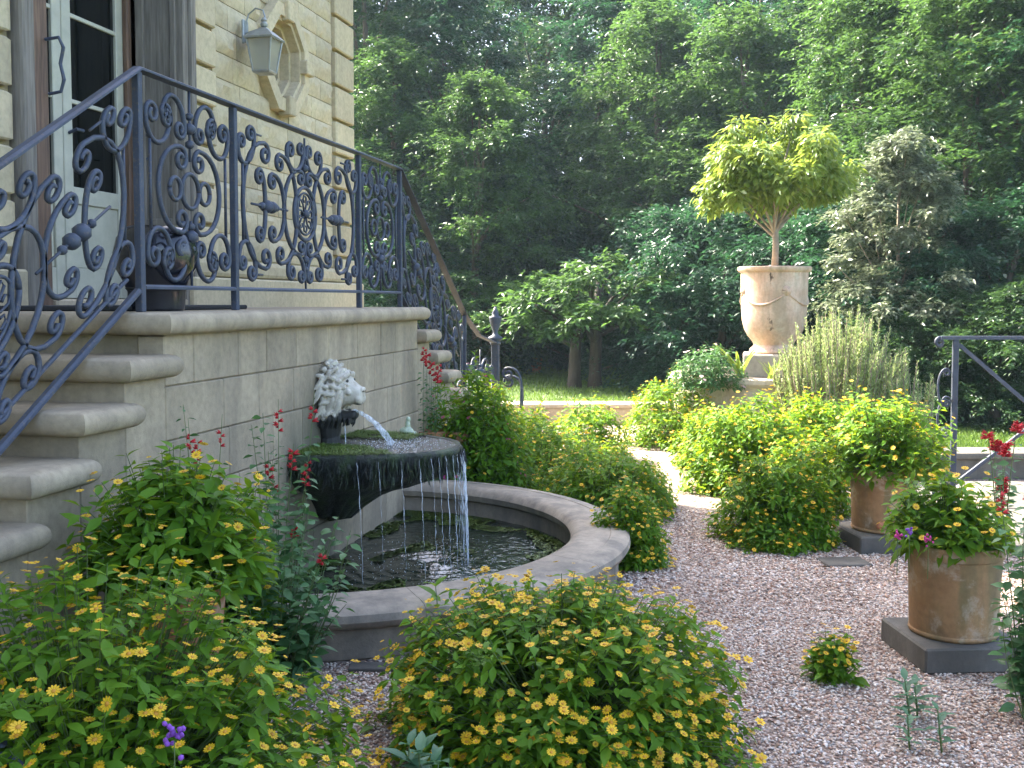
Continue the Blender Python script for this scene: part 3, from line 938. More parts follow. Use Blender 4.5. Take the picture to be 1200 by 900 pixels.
# handrail: one sweep down both flights
NY, FY = 2.13, 9.12
zn = ZL - (YA - NY) * SL; zf = ZL - (FY - YB) * SL
NEWF = Vector((-2.30, 9.9, 0)); NEWN = Vector((-2.30, 1.40, 0))
flatbar([(RX, NY, zn + HR), (RX, YA, ZL + HR), (RX, YB, ZL + HR), (RX, FY, zf + HR), (RX + .04, 9.5, zf + HR - .20), (NEWF.x, NEWF.y - .03, zf + HR - .28)], 'handrail')
flatbar([(RX, NY, zn + .02), (RX, YA - .02, ZL + .085)], 'bottom_rail', .017, .014)
flatbar([(RX, NY, zn + .14), (RX, YA - .10, ZL + .13)], 'inner_rail', .010, .008)
flatbar([(RX, YB + .02, ZL + .085), (RX, FY, zf + .02)], 'bottom_rail', .017, .014)
panel('w', (RX, NY + .03, zn), (RX, YA - .03, ZL - .01), .10, HR - .13)
panel('w', (RX, YB + .02, ZL), (RX, FY - .02, zf), .08, HR - .11)
post((RX, NY), max(0, zn - .3), zn + HR - .01); post((RX, FY), 0.12, zf + HR - .01)
panel('n', (RX, FY + .02, .16), (NEWF.x, NEWF.y - .05, .10), .05, .82)
# far newel with urn finial
nz = 1.08
wpart(MB().bbox((NEWF.x - .035, NEWF.y - .035, 0), (NEWF.x + .035, NEWF.y + .035, nz), .006), 'newel_post', M['iron'], rail)
wpart(MB().lathe([(.05, 0), (.055, .02), (.04, .03), (.07, .05), (.07, .07), (.03, .09), (.022, .12), (.05, .19), (.062, .25), (.062, .265), (.03, .275), (.035, .30), (.02, .33), (.008, .36)], 16, (NEWF.x, NEWF.y, nz)), 'newel_finial', M['iron'], rail, True)
# far volute bracket
vx = Vector((-2.05, 9.95, 0))
def vplane(ps, org, ax): return [org + ax * u + Vector((0, 0, v)) for u, v in ps]
axv = Vector((1, -.1, 0)).normalized()
for dx, sc in ((0, 1), (.05, .9)):
    wpart(MB().tube(vplane(scroll((-.10, .80 * sc), .06, 90, -1 * -1, (.16, .28), .07, -90, 1, .3), NEWF + Vector((.22, dx, 0)), axv), .013, 6), 'volute', M['iron'], rail, True)
wpart(MB().tube(vplane(u_scroll((-.12, .34), .05, (.08, .30), .05, 1, .12), NEWF + Vector((.22, 0.02, 0)), axv), .011, 6), 'volute', M['iron'], rail, True)
# near foot of the railing: volute curling out toward the path
q = at_d(4, 906, 2.45)
sp = spiral_pts((0, 0), .075, PI / 2, 1, 1.6, 30, .25)
base = [Vector((RX, NY, zn + .02)), Vector((RX + .15, NY + .05, zn - .12)), Vector((q.x - .2, q.y + .03, q.z + .02))]
pts = [q + Vector((u, .12 * u, v)) for u, v in sp]
wpart(MB().tube(base + pts, .014, 8), 'volute', M['iron'], rail, True)

# right handrail at the head of the lawn steps
hb = on_z(1115, 625); hb.z = 0
hr = thing('step_handrail', 'plain blue-grey iron handrail with crossed braces beside the potted flowers', 'handrail', hb)
top = CAM_H - (398 - 352) / F * depth(hb)
MB().bbox((-.018, -.018, 0), (.018, .018, top), .003).build('post', M['iron'], hr)
ax = Vector((_cy, _sy, 0))
def flat2(a, b, hw, hh, nm):
    t = (b - a).normalized(); u = t.cross(Vector((0, 0, 1))).normalized(); w = u.cross(t)
    vs = [p + u * s1 * hw + w * s2 * hh for p in (a, b) for s1, s2 in ((-1, -1), (1, -1), (1, 1), (-1, 1))]
    MB().add(vs, [(0, 1, 5, 4), (1, 2, 6, 5), (2, 3, 7, 6), (3, 0, 4, 7), (3, 2, 1, 0), (4, 5, 6, 7)]).build(nm, M['iron'], hr)
flat2(ax * -.10 + Vector((0, 0, top + .012)), ax * 1.3 + Vector((0, 0, top + .012)), .024, .011, 'top_rail')
MB().tube([ax * (-.10 + u) + Vector((0, 0, top - .018 + v)) for u, v in spiral_pts((0, 0), .032, PI / 2, 1, 1.2, 20, .3)], .011, 8).build('volute', M['iron'], hr, True)
flat2(ax * .02 + Vector((0, 0, top - .03)), ax * 1.05 + Vector((0, 0, top - .90)), .006, .012, 'brace')
flat2(ax * .02 + Vector((0, .02, top - .93)), ax * 1.05 + Vector((0, .02, top - .12)), .010, .010, 'brace')
MB().bbox((ax.x * 1.3 - .018, ax.y * 1.3 - .018, 0), (ax.x * 1.3 + .018, ax.y * 1.3 + .018, top), .003).build('post', M['iron'], hr)
for zc, sg in ((top - .30, 1), (top - .50, 1), (top - .85, -1)):
    MB().tube([ax * (-.055 + u) + Vector((0, 0, zc + v)) for u, v in c_scroll((.0, .09), .025, (.0, -.09), .035, -1, .07)], .007, 6).build('scroll', M['iron'], hr, True)
MB().tube([ax * u + Vector((0, .01, v)) for u, v in [(-.12, .02), (-.12, .30), (-.10, .42), (-.04, .44)]], .010, 6).build('brace_leg', M['iron'], hr, True)

# stone paving at the head of the lawn steps, behind the near pot
st = on_z(1160, 650)
so = thing('stone_paving', 'grey stone paving slabs under the iron handrail', 'paving', (st.x, st.y, .0), None, YAW)
rp = random.Random(4)
for i in range(4):
    for j in range(4):
        MB().bbox((i * .62 + .004, j * .56 + .004, 0), (i * .62 + .614, j * .56 + .554, .05 + rp.uniform(0, .008)), .006).build('paving_slab', M['slate'] if (i + j) % 3 == 0 else M['darkwall'], so)

# ================================================================== FOUNTAIN
basin = thing('fountain_basin', 'half round cast stone basin with a broad smooth rim against the landing wall', 'basin', (WALL_X, YC, 0))
def half_ring(prof, n=64, name='rim', mat='cast', wob=0):
    vs, fs = [], []
    k = len(prof)
    for i in range(n + 1):
        a = -PI / 2 + PI * i / n
        for r, z in prof:
            vs.append((r * math.cos(a), r * math.sin(a), z))
    for i in range(n):
        for j in range(k):
            j2 = (j + 1) % k
            fs.append((i*k+j, (i+1)*k+j, (i+1)*k+j2, i*k+j2))
    return MB().add(vs, fs)
RIMZ = .235
rim = [(BR + .0, RIMZ - .095), (BR + .03, RIMZ - .08), (BR + .045, RIMZ - .055), (BR + .04, RIMZ - .025), (BR + .015, RIMZ - .008), (BR - .06, RIMZ), (BR - .065, RIMZ - .004), (BR - .075, RIMZ - .002), (BR - .22, RIMZ + .004), (BR - .265, RIMZ - .012), (BR - .285, RIMZ - .045), (BR - .275, RIMZ - .08), (BR - .25, RIMZ - .095)]
# the rim is laid in separate curved stones
def ring_piece(prof, a0, a1, n):
    vs, fs = [], []; k = len(prof)
    for i in range(n + 1):
        a = a0 + (a1 - a0) * i / n
        for r, z in prof: vs.append((r * math.cos(a), r * math.sin(a), z))
    for i in range(n):
        for j in range(k):
            j2 = (j + 1) % k
            fs.append((i*k+j, (i+1)*k+j, (i+1)*k+j2, i*k+j2))
    fs += [tuple(range(k)), tuple(n * k + j for j in range(k))[::-1]]
    return MB().add(vs, fs)
for i in range(5):
    a0, a1 = -PI / 2 + PI * i / 5, -PI / 2 + PI * (i + 1) / 5
    ring_piece(rim, a0 + .0007, a1 - .0007, 16).build('rim_stone', M['cast'], basin, 'auto')
ring_piece([(BR - .03, 0), (BR - .02, .01), (BR - .02, RIMZ - .096), (BR - .24, RIMZ - .096), (BR - .24, -.24), (BR - .03, -.24)], -PI / 2, PI / 2, 72).build('wall', M['cast'], basin, 'auto')
mb = MB().add([(0, -BR + .24, -.24)] + [((BR - .24) * math.cos(-PI/2 + PI*i/40), (BR - .24) * math.sin(-PI/2 + PI*i/40), -.24) for i in range(41)], [tuple([0] + list(range(1, 42)))])
mb.build('floor', M['darkwall'], basin)

def water_mat(name, rip=30, strength=.5, col=(.012, .02, .012)):
    m, nt, b = new_mat(name)
    pos = geo_pos(nt)
    b.inputs['Base Color'].default_value = (*col, 1)
    b.inputs['Roughness'].default_value = .06
    b.inputs['Specular IOR Level'].default_value = .7
    n1 = noise_t(nt, rip, 3, .6, vec=pos)
    bump(nt, b, n1, strength, .02)
    return m
M['water'] = water_mat('pool_water', 22, .35)
M['water_bowl'] = water_mat('bowl_water', 45, .8, (.03, .035, .03))
def jet_mat():
    m, nt, b = new_mat('falling_water')
    t = N(nt, 'ShaderNodeBsdfTransparent')
    b.inputs['Base Color'].default_value = (.85, .9, .95, 1); b.inputs['Roughness'].default_value = .12
    b.inputs['Specular IOR Level'].default_value = .9
    pos = geo_pos(nt)
    n1 = noise_t(nt, 60, 3, .6, vec=pos, stretch=(1, 1, .12))
    x = N(nt, 'ShaderNodeMixShader')
    nt.links.new(ramp(nt, n1, [(.35, (.08,) * 3), (.65, (.5,) * 3)]), x.inputs[0])
    nt.links.new(t.outputs[0], x.inputs[1]); nt.links.new(b.outputs[0], x.inputs[2])
    nt.links.new(x.outputs[0], nt.nodes['Material Output'].inputs[0])
    return m
M['jet'] = jet_mat()
M['foam'] = simple('foam', (.75, .78, .80), .35)
def moss_mat(name, a, b_, nscale=40):
    m, nt, b = new_mat(name)
    pos = geo_pos(nt)
    n1 = noise_t(nt, nscale, 6, .7, vec=pos); n2 = noise_t(nt, 6, 4, .6, vec=pos)
    c = ramp(nt, n1, [(.3, a), (.7, b_)])
    nt.links.new(c, b.inputs['Base Color']); b.inputs['Roughness'].default_value = .9
    bump(nt, b, n1, 1.0, .02)
    return m
M['moss'] = moss_mat('moss', (.03, .055, .012), (.10, .16, .03))
def bowl_mat():
    m, nt, b = new_mat('wet_algae_stone')
    pos = geo_pos(nt)
    n1 = noise_t(nt, 9, 6, .65, vec=pos, stretch=(1, 1, .35)); n2 = noise_t(nt, 60, 5, .7, vec=pos)
    c = ramp(nt, n1, [(.3, (.006, .008, .007)), (.46, (.014, .018, .013)), (.6, (.035, .06, .018)), (.75, (.085, .08, .045))])
    nt.links.new(c, b.inputs['Base Color']); b.inputs['Roughness'].default_value = .35
    bump(nt, b, n2, .8, .02)
    return m
M['bowl'] = bowl_mat()
# pool water (real ripples around the falling strands)
WZ = .045
nr, na = 46, 90
vs = []
drop = Vector((.62, .02))
for i in range(nr + 1):
    r = (BR - .245) * i / nr
    for k in range(na + 1):
        a = -PI / 2 + PI * k / na
        x, y = r * math.cos(a), r * math.sin(a)
        d = math.hypot(x - drop.x, y - drop.y)
        h = .010 * math.exp(-d * 1.8) * math.sin(d * 75) + .004 * noise.noise(Vector((x * 14, y * 14, 0))) + .004 * math.exp(-d * 1.2) * noise.noise(Vector((x * 45, y * 45, 3)))
        vs.append((x + .001, y, WZ + h))
fs = [(i*(na+1)+k, (i+1)*(na+1)+k, (i+1)*(na+1)+k+1, i*(na+1)+k+1) for i in range(nr) for k in range(na)]
o = MB().add(vs, fs).build('pool_water', M['water'], None, True); o.location = basin.location
tag(o, 'dark rippled water in the stone basin', None, None, 'structure')
# duckweed
disc = (np.array([(math.cos(PI/3*k), math.sin(PI/3*k), 0) for k in range(6)], float), np.array([(0, 1, 2, 3), (0, 3, 4, 5)], int))
P = []
for _ in range(26000):
    a = random.uniform(-PI / 2, PI / 2); r = math.sqrt(random.random()) * (BR - .27)
    x, y = r * math.cos(a), r * math.sin(a)
    f = noise.noise(Vector((x * 2.2, y * 2.2, 1.7))) + .5 * noise.noise(Vector((x * 6, y * 6, 5)))
    edge = max(0, (r - (BR - .62)) / .35) * (1 if y > -.2 else .2) + max(0, .35 - x) * 1.1
    if f + edge * .85 > .30 and math.hypot(x - drop.x, y - drop.y) > .28: P.append((x, y, WZ + .008))
P = np.array(P)
me = scatter('duckweed', disc, P, frames(np.stack([np.cos(P[:, 0] * 90), np.sin(P[:, 0] * 90), np.zeros(len(P))], 1)), RNG.uniform(.006, .012, len(P)), M['moss'])
M['duck'] = leaf_mat('duckweed_leaf', (.06, .10, .015), (.09, .15, .02), (.14, .2, .03), (.2, .3, .04), .1)
me.materials[0] = M['duck']
o = link(bpy.data.objects.new('duckweed', me)); o.location = basin.location
tag(o, 'bright green duckweed floating on the basin water', None, None, 'stuff')

# upper bowl
BZ = .70
bowl = thing('fountain_bowl', 'dark algae covered scalloped bowl jutting from the wall under the lion', 'fountain bowl', (WALL_X, YC, BZ))
BW, BP = .52, .78
def bowl_pt(a, f, z, seed=0):
    x = BP * f * math.cos(a); y = BW * f * math.sin(a)
    return x, y, z
na, vs, fs = 72, [], []
prof = [(.93, -.02), (.955, .004), (.985, .008), (1.0, -.012), (.99, -.04), (.965, -.075), (.93, -.12), (.88, -.15), (.80, -.18), (.68, -.21), (.54, -.24), (.42, -.28), (.30, -.34), (.22, -.40), (.04, -.43)]
k = len(prof)
for i in range(na + 1):
    a = -PI / 2 + PI * i / na
    for j, (f, z) in enumerate(prof):
        rib = 1 + (.035 * abs(math.sin(a * 11)) - .02) * min(1, max(0, (j - 2) / 3))
        nz_ = noise.noise(Vector((a * 5, z * 16, 2.3))) * .03 + noise.noise(Vector((a * 17, z * 40, 7))) * .018
        q = f * rib + nz_ * (1 if j > 2 else .25)
        # the underside runs back to the wall less steeply under the front
        x, y, zz = bowl_pt(a, q, z + (nz_ * .8 if j > 3 else 0) - (.05 * max(0, math.cos(a)) * 0))
        vs.append((max(x, -.02), y, zz))
fs = [(i*k+j, i*k+j+1, (i+1)*k+j+1, (i+1)*k+j) for i in range(na) for j in range(k - 1)]
MB().add(vs, fs).build('bowl_body', M['bowl'], bowl, True)
# hanging algae fringe on the rim
Pf, Df, Sf = [], [], []
for _ in range(900):
    a = random.uniform(-PI / 2, PI / 2); zz = random.uniform(-.11, -.005)
    x, y, _z = bowl_pt(a, 1.0 - max(0, -zz - .03) * .5, 0)
    Pf.append((x + .004, y, zz)); Df.append((.25 * math.cos(a) + random.gauss(0, .15), .25 * math.sin(a) + random.gauss(0, .15), -1)); Sf.append((random.uniform(.03, .09), random.uniform(.03, .06), .05))
me = scatter('algae_fringe', LEAF_THIN, np.array(Pf), frames(np.array(Df), RNG.uniform(-1.5, 1.5, len(Pf)), (1, 0, 0)), np.array(Sf), M['bowl'])
o = link(bpy.data.objects.new('algae_fringe', me), bowl); o['kind'] = 'stuff'
# water in the bowl, agitated near the jet
vs = []; nr = 34
land = (.37, -.02)
for i in range(nr + 1):
    for kk in range(na + 1):
        a = -PI / 2 + PI * kk / na
        x, y, _z = bowl_pt(a, .965 * i / nr, 0)
        d = math.hypot(x - land[0], y - land[1])
        h = .010 * math.exp(-d * 2.2) * (noise.noise(Vector((x * 38, y * 38, 0))) + .7 * noise.noise(Vector((x * 80, y * 80, 4)))) + .002 * noise.noise(Vector((x * 20, y * 20, 8)))
        vs.append((x + .002, y, h))
fs = [(i*(na+1)+kk, (i+1)*(na+1)+kk, (i+1)*(na+1)+kk+1, i*(na+1)+kk+1) for i in range(nr) for kk in range(na)]
o = MB().add(vs, fs).build('bowl_water', M['water_bowl'], None, True); o.location = bowl.location
tag(o, 'sparkling water brimming in the dark upper bowl', None, None, 'structure')
# moss mats floating on the wall side of the bowl
Pm = []
for _ in range(42000):
    a = random.uniform(-PI / 2, PI / 2); f = math.sqrt(random.random()) * .99
    x, y, _z = bowl_pt(a, f, 0)
    v = noise.noise(Vector((x * 5, y * 5, 2))) * .35 + noise.noise(Vector((x * 14, y * 14, 2))) * .2
    if (y < -.12 and x < .52 + v * .4 - (y + .5) * .5 and v > -.22) or (y > .2 and x < .45 + v * .3 and v > -.12): Pm.append((x, y, .010 + random.uniform(-.004, .006)))
Pm = np.array(Pm)
me = scatter('moss', LEAF_THIN, Pm, frames(np.stack([RNG.normal(0, 1, len(Pm)), RNG.normal(0, 1, len(Pm)), RNG.uniform(-.2, .7, len(Pm))], 1)), RNG.uniform(.009, .018, len(Pm)), M['duck'])
o = link(bpy.data.objects.new('moss', me)); o.location = bowl.location
tag(o, 'bright green moss mats on the water of the dark upper bowl', None, None, 'stuff')
# foam sparkle where the jet lands
bub = (np.array([(1, 0, 0), (-1, 0, 0), (0, 1, 0), (0, -1, 0), (0, 0, 1), (0, 0, -1)], float), ico[1])
def bubbles(n, cx, cy, sx, sy, z, ok, smin=.002, smax=.005):
    Q = []
    while len(Q) < n:
        x, y = random.gauss(cx, sx), random.gauss(cy, sy)
        if ok(x, y): Q.append((x, y, z))
    Q = np.array(Q)
    return Q, RNG.uniform(smin, smax, n)
Q, S = bubbles(420, .42, .02, .12, .15, .006, lambda x, y: x > .03 and (x / BP) ** 2 + (y / BW) ** 2 < .95, .001, .003)
o = link(bpy.data.objects.new('foam', scatter('foam', bub, Q, frames(np.tile([[1., 0, 0]], (len(Q), 1))), S, M['foam'])), None); o.location = bowl.location
tag(o, 'white foam bubbles where the lion jet strikes the bowl', None, None, 'stuff')
Q, S = bubbles(380, drop.x, drop.y, .24, .30, WZ + .006, lambda x, y: x > .03 and x * x + y * y < (BR - .3) ** 2, .001, .0032)
o = link(bpy.data.objects.new('foam', scatter('foam', bub, Q, frames(np.tile([[1., 0, 0]], (len(Q), 1))), S, M['foam'])), None); o.location = basin.location
tag(o, 'white foam specks on the basin water under the dripping strands', None, None, 'stuff')
# strands of falling water
rs = random.Random(3)
strands = [(-1.1, .003, .3), (-.78, .003, .5), (-.42, .0028, .6), (-.13, .003, .6), (.07, .0035, .6), (.29, .003, .6), (.40, .0035, .6), (.53, .0035, .6), (-.95, .003, .35), (-.62, .0035, .6), (-.50, .003, .6), (-.33, .005, .62), (-.22, .0035, .62), (-.05, .004, .62), (.02, .006, .64), (.10, .009, .64), (.16, .004, .64), (.24, .007, .64), (.34, .0045, .62), (.45, .006, .63), (.60, .003, .6)]
for a, r, L in strands:
    x, y, _z = bowl_pt(a, 1.01, 0)
    pts = []; rad = []
    for i in range(25):
        t = i / 24
        pts.append((x + .03 * t ** .6 + rs.uniform(-.003, .003), y + rs.uniform(-.003, .003), BZ - .03 - t * (BZ - .03 - WZ)))
        rad.append(r * .5 * (1.4 - .7 * t) * rs.choice((.35, .7, 1.0, 1.0, 1.5)))
    o = MB().tube([Vector(p) + Vector((WALL_X, YC, 0)) for p in pts], rad, 6).build('water_strand', M['jet'], None, True)
    tag(o, 'thin strand of water falling from the bowl rim into the basin', 'water', 'strands of falling water')
# jet from the lion's mouth
mouth = Vector((WALL_X + .165, YC - .005, .892)); fall = Vector((WALL_X + land[0] + .03, YC + land[1], BZ + .005))
pts, rad = [], []
for i in range(17):
    t = i / 16
    p = mouth.lerp(fall, t); p.z = mouth.z + (fall.z - mouth.z) * (t * .28 + t * t * .72)
    pts.append(p); rad.append(.008 + .012 * t + .002 * math.sin(i * 2.1))
o = MB().tube(pts, rad, 10).build('water_jet', M['jet'], None, True)
tag(o, 'arching jet of clear water from the lion mouth into the bowl', 'water')
o = MB().tube([mouth + Vector((-.05, 0, -.05)), mouth + Vector((-.045, 0, -.15)), mouth + Vector((-.045, 0, -.29))], [.006, .004, .003], 6).build('water_strand', M['jet'], None, True)
tag(o, 'thin dribble of water hanging from the lion chin', 'water')

# ------------------------------------------------------------------ lion mask
def lion_mat():
    m, nt, b = new_mat('lion_stone')
    tc = N(nt, 'ShaderNodeTexCoord'); o = tc.outputs['Object']
    n1 = noise_t(nt, 12, 6, .65, vec=o); n2 = noise_t(nt, 70, 4, .6, vec=o)
    c = ramp(nt, n1, [(.3, (.22, .19, .14)), (.5, (.44, .40, .32)), (.75, (.56, .52, .43))])
    sep = N(nt, 'ShaderNodeSeparateXYZ'); nt.links.new(o, sep.inputs[0])
    # algae below the mouth, ragged edge
    ad = N(nt, 'ShaderNodeMath', operation='MULTIPLY_ADD'); nt.links.new(n1, ad.inputs[0]); ad.inputs[1].default_value = .22; nt.links.new(sep.outputs[2], ad.inputs[2])
    sx = N(nt, 'ShaderNodeMath', operation='MULTIPLY_ADD'); nt.links.new(sep.outputs[0], sx.inputs[0]); sx.inputs[1].default_value = -.28; nt.links.new(ad.outputs[0], sx.inputs[2])
    mp = N(nt, 'ShaderNodeMapRange'); nt.links.new(sx.outputs[0], mp.inputs[0])
    mp.inputs[1].default_value = -.045; mp.inputs[2].default_value = -.015; mp.inputs[3].default_value = 1; mp.inputs[4].default_value = 0
    c = mix(nt, mp.outputs[0], c, (.014, .014, .011))
    nt.links.new(c, b.inputs['Base Color']); b.inputs['Roughness'].default_value = .7
    bump(nt, b, n2, .4, .004)
    return m
M['lion'] = lion_mat()
def ellip(mb, c, r, rot=None, n=14):
    vs, fs = [], []
    for j in range(n + 1):
        t = PI * j / n
        for i in range(n):
            p = 2 * PI * i / n
            v = Vector((r[0] * math.sin(t) * math.cos(p), r[1] * math.sin(t) * math.sin(p), r[2] * math.cos(t)))
            if rot: v = Euler(rot).to_matrix() @ v
            vs.append(v + Vector(c))
    for j in range(n):
        for i in range(n):
            fs.append((j*n+i, (j+1)*n+i, (j+1)*n+(i+1)%n, j*n+(i+1)%n))
    mb.add(vs, fs)
def remeshed(mb, name, mat, parent, vox, sm=2):
    o = mb.build(name, mat, parent, True)
    md = o.modifiers.new('r', 'REMESH'); md.mode = 'VOXEL'; md.voxel_size = vox; md.use_smooth_shade = True
    if sm:
        s = o.modifiers.new('s', 'SMOOTH'); s.iterations = sm; s.factor = .5
    dg = bpy.context.evaluated_depsgraph_get()
    me2 = bpy.data.meshes.new_from_object(o.evaluated_get(dg))
    o.modifiers.clear(); o.data = me2
    return o
lion = thing('lion_mask', 'pale carved stone lion head spouting water from the landing wall', 'sculpture', (WALL_X, YC, .975))
lion.scale = (.84, .84, .92)
def loft(mb, st, n=20, e=.8):
    vs, fs = [], []
    for x, w, t, bt in st:
        zc, hz = (t + bt) / 2, (t - bt) / 2
        for k in range(n):
            a = 2 * PI * k / n; c, q = math.cos(a), math.sin(a)
            vs.append((x, w * math.copysign(abs(c) ** e, c), zc + hz * math.copysign(abs(q) ** e, q)))
    for i in range(len(st) - 1):
        for k in range(n): fs.append((i*n+k, i*n+(k+1)%n, (i+1)*n+(k+1)%n, (i+1)*n+k))
    fs += [tuple(range(n))[::-1], tuple((len(st)-1)*n + k for k in range(n))]
    mb.add(vs, fs)
mb = MB()
loft(mb, [(-.01, .115, .17, -.15), (.06, .118, .175, -.14), (.11, .108, .168, -.10), (.15, .094, .150, -.07), (.175, .082, .125, -.062), (.195, .070, .100, -.060), (.22, .060, .084, -.058), (.25, .055, .068, -.060), (.28, .054, .054, -.062), (.298, .048, .048, -.056), (.308, .034, .038, -.036)])
loft(mb, [(.02, .085, -.08, -.20), (.10, .078, -.085, -.175), (.16, .060, -.098, -.160), (.20, .048, -.098, -.152), (.235, .040, -.092, -.148), (.252, .026, -.098, -.138)])
ellip(mb, (.308, 0, .034), (.015, .034, .016))
for s in (-1, 1):
    mb.tube([(.178, s * .014, .128), (.192, s * .042, .124), (.172, s * .074, .112), (.135, s * .098, .085)], [.014, .018, .016, .010], 8)
    ellip(mb, (.182, s * .052, .088), (.016, .016, .014))
    mb.tube([(.208, s * .034, .070), (.200, s * .060, .064), (.170, s * .080, .070)], [.006, .009, .008], 7)
    ellip(mb, (.278, s * .032, -.022), (.034, .026, .030)); ellip(mb, (.20, s * .066, .020), (.035, .016, .02))
    mb.tube([(.09, s * .095, -.02), (.12, s * .092, -.07), (.11, s * .085, -.13)], [.03, .03, .025], 8)
    for k in range(3):
        mb.tube([(.12 + .04 * k, s * (.07 - .012 * k), -.14), (.115 + .04 * k, s * (.068 - .012 * k), -.175), (.10 + .04 * k, s * .05, -.20 + .01 * k)], [.014, .012, .004], 6)
for k in range(5):
    y = (k - 2) * .015
    mb.tube([(.225 - abs(y) * .6, y, -.135), (.222 - abs(y) * .7, y * 1.1, -.17), (.20, y, -.195 + abs(y))], [.013, .011, .004], 6)
def squash(v):       # short blunt muzzle
    x, y, z = v
    if x > .15: y *= 1 + .22 * min(1, (x - .15) / .08); x = .15 + (x - .15) * .74
    return (x, y, z)
mb.v = [squash(v) for v in mb.v]
remeshed(mb, 'face', M['lion'], lion, .0038, 2)
M['lion_dark'] = simple('shade_dark_stone', (.05, .045, .035), .7, nscale=40, var=.4)  # dark colour stands in for shade in the eyes and nostrils
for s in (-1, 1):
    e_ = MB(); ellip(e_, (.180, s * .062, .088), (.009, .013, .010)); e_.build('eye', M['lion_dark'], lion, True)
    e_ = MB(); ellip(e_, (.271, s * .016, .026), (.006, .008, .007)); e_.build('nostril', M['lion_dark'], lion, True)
mb = MB()
rs = random.Random(12)
ellip(mb, (.02, 0, .0), (.06, .14, .18)); ellip(mb, (.03, 0, -.18), (.075, .105, .14)); ellip(mb, (.03, 0, -.30), (.07, .09, .12))
def lock(a, r0, x0, L, rk, sg, sweep):
    dy, dz = math.cos(a), math.sin(a)
    for q in (-1, 0, 1):
        pts, rad = [], []
        for t_ in range(12):
            t = t_ / 11
            w = sg * .017 * math.sin(t * 4.6) + q * .0085 * (1 - .75 * t)
            rr = r0 + L * t * (1 - .25 * t)
            x = x0 + .028 * math.sin(t * PI * .9) - .05 * t + (.004 if q == 0 else 0)
            y = dy * rr - dz * w; z_ = dz * rr * 1.1 + dy * w - sweep * t * t
            pts.append((x, y, .035 + z_)); rad.append((.0105 if q else .0125) * rk * (1 - .5 * t ** 3) * (.8 + .3 * min(1, t * 4)))
        mb.tube(pts, rad, 6)
for ring, (nr_, r0, x0, L) in enumerate(((11, .074, .160, .056), (14, .095, .135, .064), (18, .116, .100, .072), (21, .130, .066, .074), (23, .140, .03, .07))):
    for i in range(nr_):
        a = 2 * PI * (i + .5 * (ring % 2)) / nr_ + rs.uniform(-.1, .1)
        if math.sin(a) < (.25 if ring == 0 else -.62) and ring < 3: continue
        lock(a, r0, x0, L * rs.uniform(.85, 1.25), rs.uniform(.9, 1.15), rs.choice((-1, 1)), .05 + .04 * max(0, math.sin(a + .4)))
for s in (-1, 1):        # long locks hanging beside the jaw
    for k in range(4):
        mb.tube([(.145 - .035 * k, s * (.088 + .014 * k), .06), (.150 - .035 * k, s * (.100 + .016 * k), -.01), (.128 - .03 * k, s * (.098 + .016 * k), -.08), (.135 - .03 * k, s * (.096 + .016 * k), -.14), (.115 - .03 * k, s * (.088 + .016 * k), -.20)], [.014, .021, .018, .018, .006], 7)
remeshed(mb, 'mane', M['lion'], lion, .0036, 1)
MB().bbox((-.01, -.12, -.2), (.03, .12, .13), .015).build('backplate', M['lion'], lion)

# ================================================================== PLANTS
EYEV = np.array([0, 0, CAM_H])
LEAF_MESH = {}
def leaf_mesh(tk, mk):
    if (tk, mk) not in LEAF_MESH:
        LEAF_MESH[(tk, mk)] = tpl_mesh('leaf', TPL[tk], M[mk])
    return LEAF_MESH[(tk, mk)]
TPL = {'ovate': LEAF_OVATE, 'lance': LEAF_LANCE, 'low': LEAF_LOW, 'thin': LEAF_THIN}
def flower_tpl(n=11, cup=.12, inner=.28):
    """daisy of radius 1 facing +x; returns verts, petal quads, disc quads"""
    v, f, fm = [], [], []
    for k in range(n):
        a = 2 * PI * k / n; w = PI / n * .92
        p = lambda r, aa, x: (x, r * math.cos(aa), r * math.sin(aa))
        b = len(v)
        v += [p(inner, a - w * .7, 0), p(.72, a - w, cup * .7), p(1.0, a - w * .35, cup), p(1.0, a + w * .35, cup), p(.72, a + w, cup * .7), p(inner, a + w * .7, 0)]
        f += [(b, b + 1, b + 4, b + 5), (b + 1, b + 2, b + 3, b + 4)]; fm += [0, 0]
    b = len(v)
    for r, x in ((inner * 1.25, .02), (inner * 1.0, .16), (inner * .4, .22)):
        for k in range(8):
            a = 2 * PI * k / 8
            v.append((x, r * math.cos(a), r * math.sin(a)))
    for j in range(2):
        for k in range(8):
            f.append((b + j*8 + k, b + j*8 + (k+1) % 8, b + j*8 + 8 + (k+1) % 8, b + j*8 + 8 + k)); fm.append(1)
    for k in (0, 2, 4):
        pass
    f += [(b + 16, b + 17, b + 18, b + 19), (b + 16, b + 19, b + 20, b + 23), (b + 20, b + 21, b + 22, b + 23)]; fm += [1, 1, 1]
    return np.array(v, float), np.array(f, int), np.array(fm, int)
DAISY = flower_tpl()
DAISY_LOW = flower_tpl(6, .12, .3)
def flower_mesh(tpl, a, b):
    me = tpl_mesh('flower', (tpl[0], tpl[1]), [a, b])
    me.polygons.foreach_set('material_index', tpl[2].astype(np.int32))
    me.update()
    return me
FL_YELLOW = flower_mesh(DAISY, M['petal_yellow'], M['petal_orange'])
def scatter_flowers(name, tpl, P, Mx, S, mats):
    me = scatter(name, (tpl[0], tpl[1]), P, Mx, S, mats)
    me.polygons.foreach_set('material_index', np.tile(tpl[2], len(P)).astype(np.int32))
    me.update()
    return me
